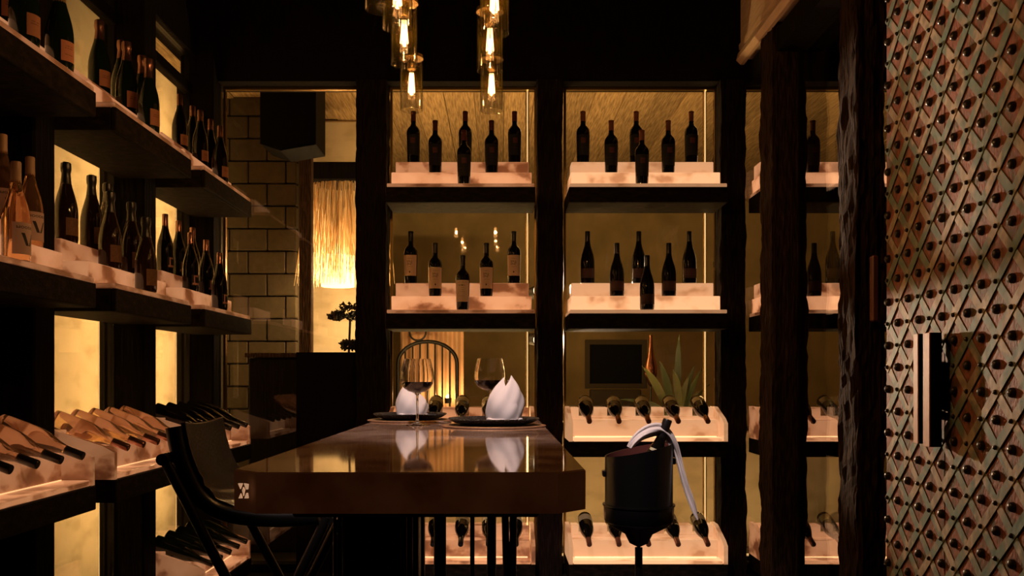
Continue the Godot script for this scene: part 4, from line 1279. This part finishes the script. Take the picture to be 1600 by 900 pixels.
func ice_bucket() -> void:
	var x := (998 - 780) * 2.9 / F
	var base := Vector3(x, 0, -2.9)
	var t := thing("bucket_stand", "black pedestal stand holding the ice bucket", "stand", base)
	part("foot", turned([Vector2(0, 0), Vector2(0.13, 0), Vector2(0.135, 0.008), Vector2(0.12, 0.016), Vector2(0.03, 0.03), Vector2(0.02, 0.05), Vector2(0, 0.05)], 32), M.black_enamel, t)
	part("pole", turned([Vector2(0.0125, 0.045), Vector2(0.0125, 0.6)], 16), M.black_enamel, t)
	part("cradle", turned([Vector2(0.0, 0.6), Vector2(0.03, 0.615), Vector2(0.045, 0.645), Vector2(0.095, 0.672), Vector2(0.112, 0.69), Vector2(0.113, 0.735), Vector2(0.1165, 0.737), Vector2(0.1165, 0.742), Vector2(0.1105, 0.742), Vector2(0.1095, 0.695), Vector2(0.09, 0.68), Vector2(0, 0.672)], 40), M.black_enamel, t)
	t = thing("ice_bucket", "black ice bucket with slanted rim on pedestal stand", "bucket", base)
	# walls with a rim that rises to the right
	var st := begin()
	var n := 40
	var rim := func(a: float) -> float: return 0.917 + 0.022 * sin(a)
	for k in n:
		var a0 := TAU * k / n
		var a1 := TAU * (k + 1) / n
		var e0 := Vector3(sin(a0), 0, cos(a0))
		var e1 := Vector3(sin(a1), 0, cos(a1))
		var y0: float = rim.call(a0)
		var y1: float = rim.call(a1)
		var ro := 0.109
		var ri := 0.105
		var rows := 6
		for j in rows:
			var f0 := float(j) / rows
			var f1 := float(j + 1) / rows
			var p00 := e0 * ro + Vector3.UP * lerpf(0.682, y0, f0)
			var p10 := e1 * ro + Vector3.UP * lerpf(0.682, y1, f0)
			var p01 := e0 * ro + Vector3.UP * lerpf(0.682, y0, f1)
			var p11 := e1 * ro + Vector3.UP * lerpf(0.682, y1, f1)
			tri(st, p00, p10, p11, e0, e1, e1)
			tri(st, p00, p11, p01, e0, e1, e0)
		poly(st, [e0 * ro + Vector3.UP * y0, e1 * ro + Vector3.UP * y1, e1 * ri + Vector3.UP * y1, e0 * ri + Vector3.UP * y0], (e0 + e1) * 0.05 + Vector3.UP * 0.8)
	part("wall", done(st), M.black_enamel, t)
	st = begin()
	for k in n:
		var a0 := TAU * k / n
		var a1 := TAU * (k + 1) / n
		var e0 := Vector3(sin(a0), 0, cos(a0)) * 0.105
		var e1 := Vector3(sin(a1), 0, cos(a1)) * 0.105
		var y0: float = rim.call(a0)
		var y1: float = rim.call(a1)
		tri(st, e0 + Vector3.UP * 0.69, e1 + Vector3.UP * 0.69, e1 + Vector3.UP * y1, -e0, -e1, -e1)
		tri(st, e0 + Vector3.UP * 0.69, e1 + Vector3.UP * y1, e0 + Vector3.UP * y0, -e0, -e1, -e0)
	lathe(st, [Vector2(0.105, 0.69), Vector2(0, 0.69)], n)
	part("lining", done(st), M.bucket_inside, t, Vector3.ZERO, "reddish inner lining")
	for s in [-1.0, 1.0]:
		part("lug", bx(Vector3(0.012, 0.02, 0.03), 0.003, Vector3(s * 0.1125, 0.86 + s * 0.02, 0)), M.black_enamel, t)
	# bottle leaning in it
	var b := bottle("burgundy", "dark_glass", "foil_black", "", "dark bottle leaning in the ice bucket", "", base)
	part("neck_label", bottle_mesh("burgundy", "collar"), M.label_pale, b)
	b.position = base + Vector3(-0.012, 0.728, 0.01)
	b.basis = Basis(Vector3.BACK, -0.33) * Basis(Vector3.RIGHT, 0.1)
	# cloth over the neck and down the side
	t = thing("service_cloth", "pale lavender cloth draped over the bottle and bucket rim", "cloth", base)
	var path := []
	for q in [[985, 700, 0.06], [992, 690, 0.07], [1003, 680, 0.07], [1018, 673, 0.06], [1032, 672, 0.05], [1044, 680, 0.04], [1053, 694, 0.03], [1060, 712, 0.02], [1065, 732, 0.02], [1071, 754, 0.02], [1078, 776, 0.02], [1085, 797, 0.02], [1090, 812, 0.02]]:
		path.append(W(q[0], q[1], 2.9 - q[2]) - base)
	var fine := []
	var rad := []
	var rr := [0.009, 0.013, 0.017, 0.021, 0.021, 0.018, 0.014, 0.009, 0.0075, 0.009, 0.0105, 0.0085, 0.002]
	for i in path.size() - 1:
		for k in 4:
			fine.append((path[i] as Vector3).cubic_interpolate(path[i + 1], path[maxi(i - 1, 0)], path[mini(i + 2, path.size() - 1)], k / 4.0))
			rad.append(lerpf(rr[i], rr[i + 1], k / 4.0))
	fine.append(path[path.size() - 1])
	rad.append(0.002)
	st = begin()
	for layer in 2:
		var cg := []
		for i in fine.size():
			var d: Vector3 = ((fine[mini(i + 1, fine.size() - 1)] as Vector3) - (fine[maxi(i - 1, 0)] as Vector3)).normalized()
			var side := d.cross(Vector3.BACK).normalized()
			var u := float(i) / (fine.size() - 1)
			var twist := 0.5 * sin(u * 7.0 + layer) * smoothstep(0.5, 0.8, u)
			var row := []
			for j in 15:
				var s := -1.0 + j / 7.0
				var w: float = rad[i] * (1.0 if layer == 0 else 0.82)
				var fold := (0.006 * sin(s * 5.5 + u * 4.0 + layer * 2.0) + 0.003 * sin(s * 11.0 - u * 9.0)) * (0.5 + 18.0 * w)
				row.append((fine[i] as Vector3) + side * s * w * cos(twist) + Vector3.BACK * (fold + s * w * sin(twist) - 0.02 * s * s * (1.0 - u) - 0.012 * layer))
			cg.append(row)
		sheet(st, cg, 0.0025)
	part("twisted_linen", done(st), M.linen, t)

func pendants() -> void:
	var list := [[643, 173, "nearest the back of the left row"], [631.5, 101, "second from the back of the left row"], [621, 45, "third from the back of the left row"], [595, 15, "front of the left row, cut by the frame"], [768, 174, "nearest the back of the right row"], [765.5, 112, "second from the back of the right row"], [772.5, 53, "front of the right row"]]
	var h := 1.045
	var r := 0.0445
	# meshes hang from the bottom of the shade
	var shade := begin()
	lathe(shade, [Vector2(r - 0.0022, 0.192), Vector2(r - 0.0022, 0.001), Vector2(r - 0.0011, 0.0), Vector2(r, 0.001), Vector2(r, 0.192)], 32)
	var shade_m := done(shade)
	var bulb_m := turned([Vector2(0, 0.052), Vector2(0.012, 0.054), Vector2(0.023, 0.062), Vector2(0.0295, 0.08), Vector2(0.0285, 0.1), Vector2(0.022, 0.128), Vector2(0.0145, 0.152), Vector2(0.0135, 0.162)], 24)
	var socket_m := turned([Vector2(0, 0.16), Vector2(0.016, 0.16), Vector2(0.018, 0.165), Vector2(0.018, 0.2), Vector2(0.047, 0.202), Vector2(0.047, 0.214), Vector2(0.012, 0.225), Vector2(0, 0.225)], 24)
	var fil := begin()
	for k in 4:
		var a := TAU * k / 4.0 + 0.4
		var b := a + 0.75
		tube(fil, [Vector3(cos(a) * 0.0075, 0.147, sin(a) * 0.0075), Vector3(cos(a) * 0.013, 0.072, sin(a) * 0.013), Vector3(cos(b) * 0.013, 0.072, sin(b) * 0.013), Vector3(cos(b) * 0.0075, 0.147, sin(b) * 0.0075)], 0.0016, 5)
	var fil_m := done(fil)
	var stem_m := turned([Vector2(0, 0.066), Vector2(0.002, 0.066), Vector2(0.002, 0.12), Vector2(0.006, 0.16), Vector2(0, 0.16)], 10)
	for q in list:
		var z: float = F * h / (590.0 - q[1])
		var at := Vector3((q[0] - 780.0) * z / F, EYE + h, -z)
		var t := thing("pendant_lamp", "smoked glass cylinder pendant with filament bulb, %s" % q[2], "pendant lamp", at, q[0] * 1.3, "glass pendant lamps over the table")
		part("glass_shade", shade_m, M.smoke_glass, t)
		var b := part("bulb", bulb_m, M.bulb_glass, t)
		part("filament", fil_m, M.filament, b)
		part("glass_stem", stem_m, M.bulb_glass, b)
		part("socket_cap", socket_m, M.brass, t)
		part("cord", rod(Vector3(0, 0.22, 0), Vector3(0, 3.4 - at.y, 0), 0.003, 6), M.iron, t)
		var l := OmniLight3D.new()
		l.name = "filament_light"
		l.light_color = Color(1.0, 0.72, 0.42)
		l.light_energy = 0.13
		l.light_size = 0.012
		l.omni_range = 9.0
		l.shadow_enabled = true
		l.position = Vector3(0, 0.11, 0)
		t.add_child(l)

func downlight() -> void:
	# a ceiling spot above the viewer's side of the table picks out the napkins and the cloth
	var at := Vector3(-0.35, 3.3, -1.2)
	var t := thing("ceiling_spot", "small ceiling spot lamp above the near end of the table", "lamp", at)
	part("can", turned([Vector2(0, 0.1), Vector2(0.035, 0.1), Vector2(0.04, 0.0), Vector2(0.034, 0.0), Vector2(0.03, 0.02), Vector2(0, 0.02)], 18), M.iron, t)
	part("lens", turned([Vector2(0, 0.01), Vector2(0.031, 0.01), Vector2(0.031, 0.016), Vector2(0, 0.016)], 18), M.spot_glow, t)
	var l := SpotLight3D.new()
	l.name = "ceiling_spot_light"
	l.light_color = Color(1.0, 0.9, 0.88)
	l.light_energy = 8.0
	l.light_size = 0.03
	l.spot_range = 9.0
	l.spot_angle = 19.0
	l.spot_angle_attenuation = 0.7
	l.shadow_enabled = true
	t.add_child(l)
	l.look_at_from_position(at + Vector3(0, -0.01, 0), Vector3(0.02, 1.0, -3.05))
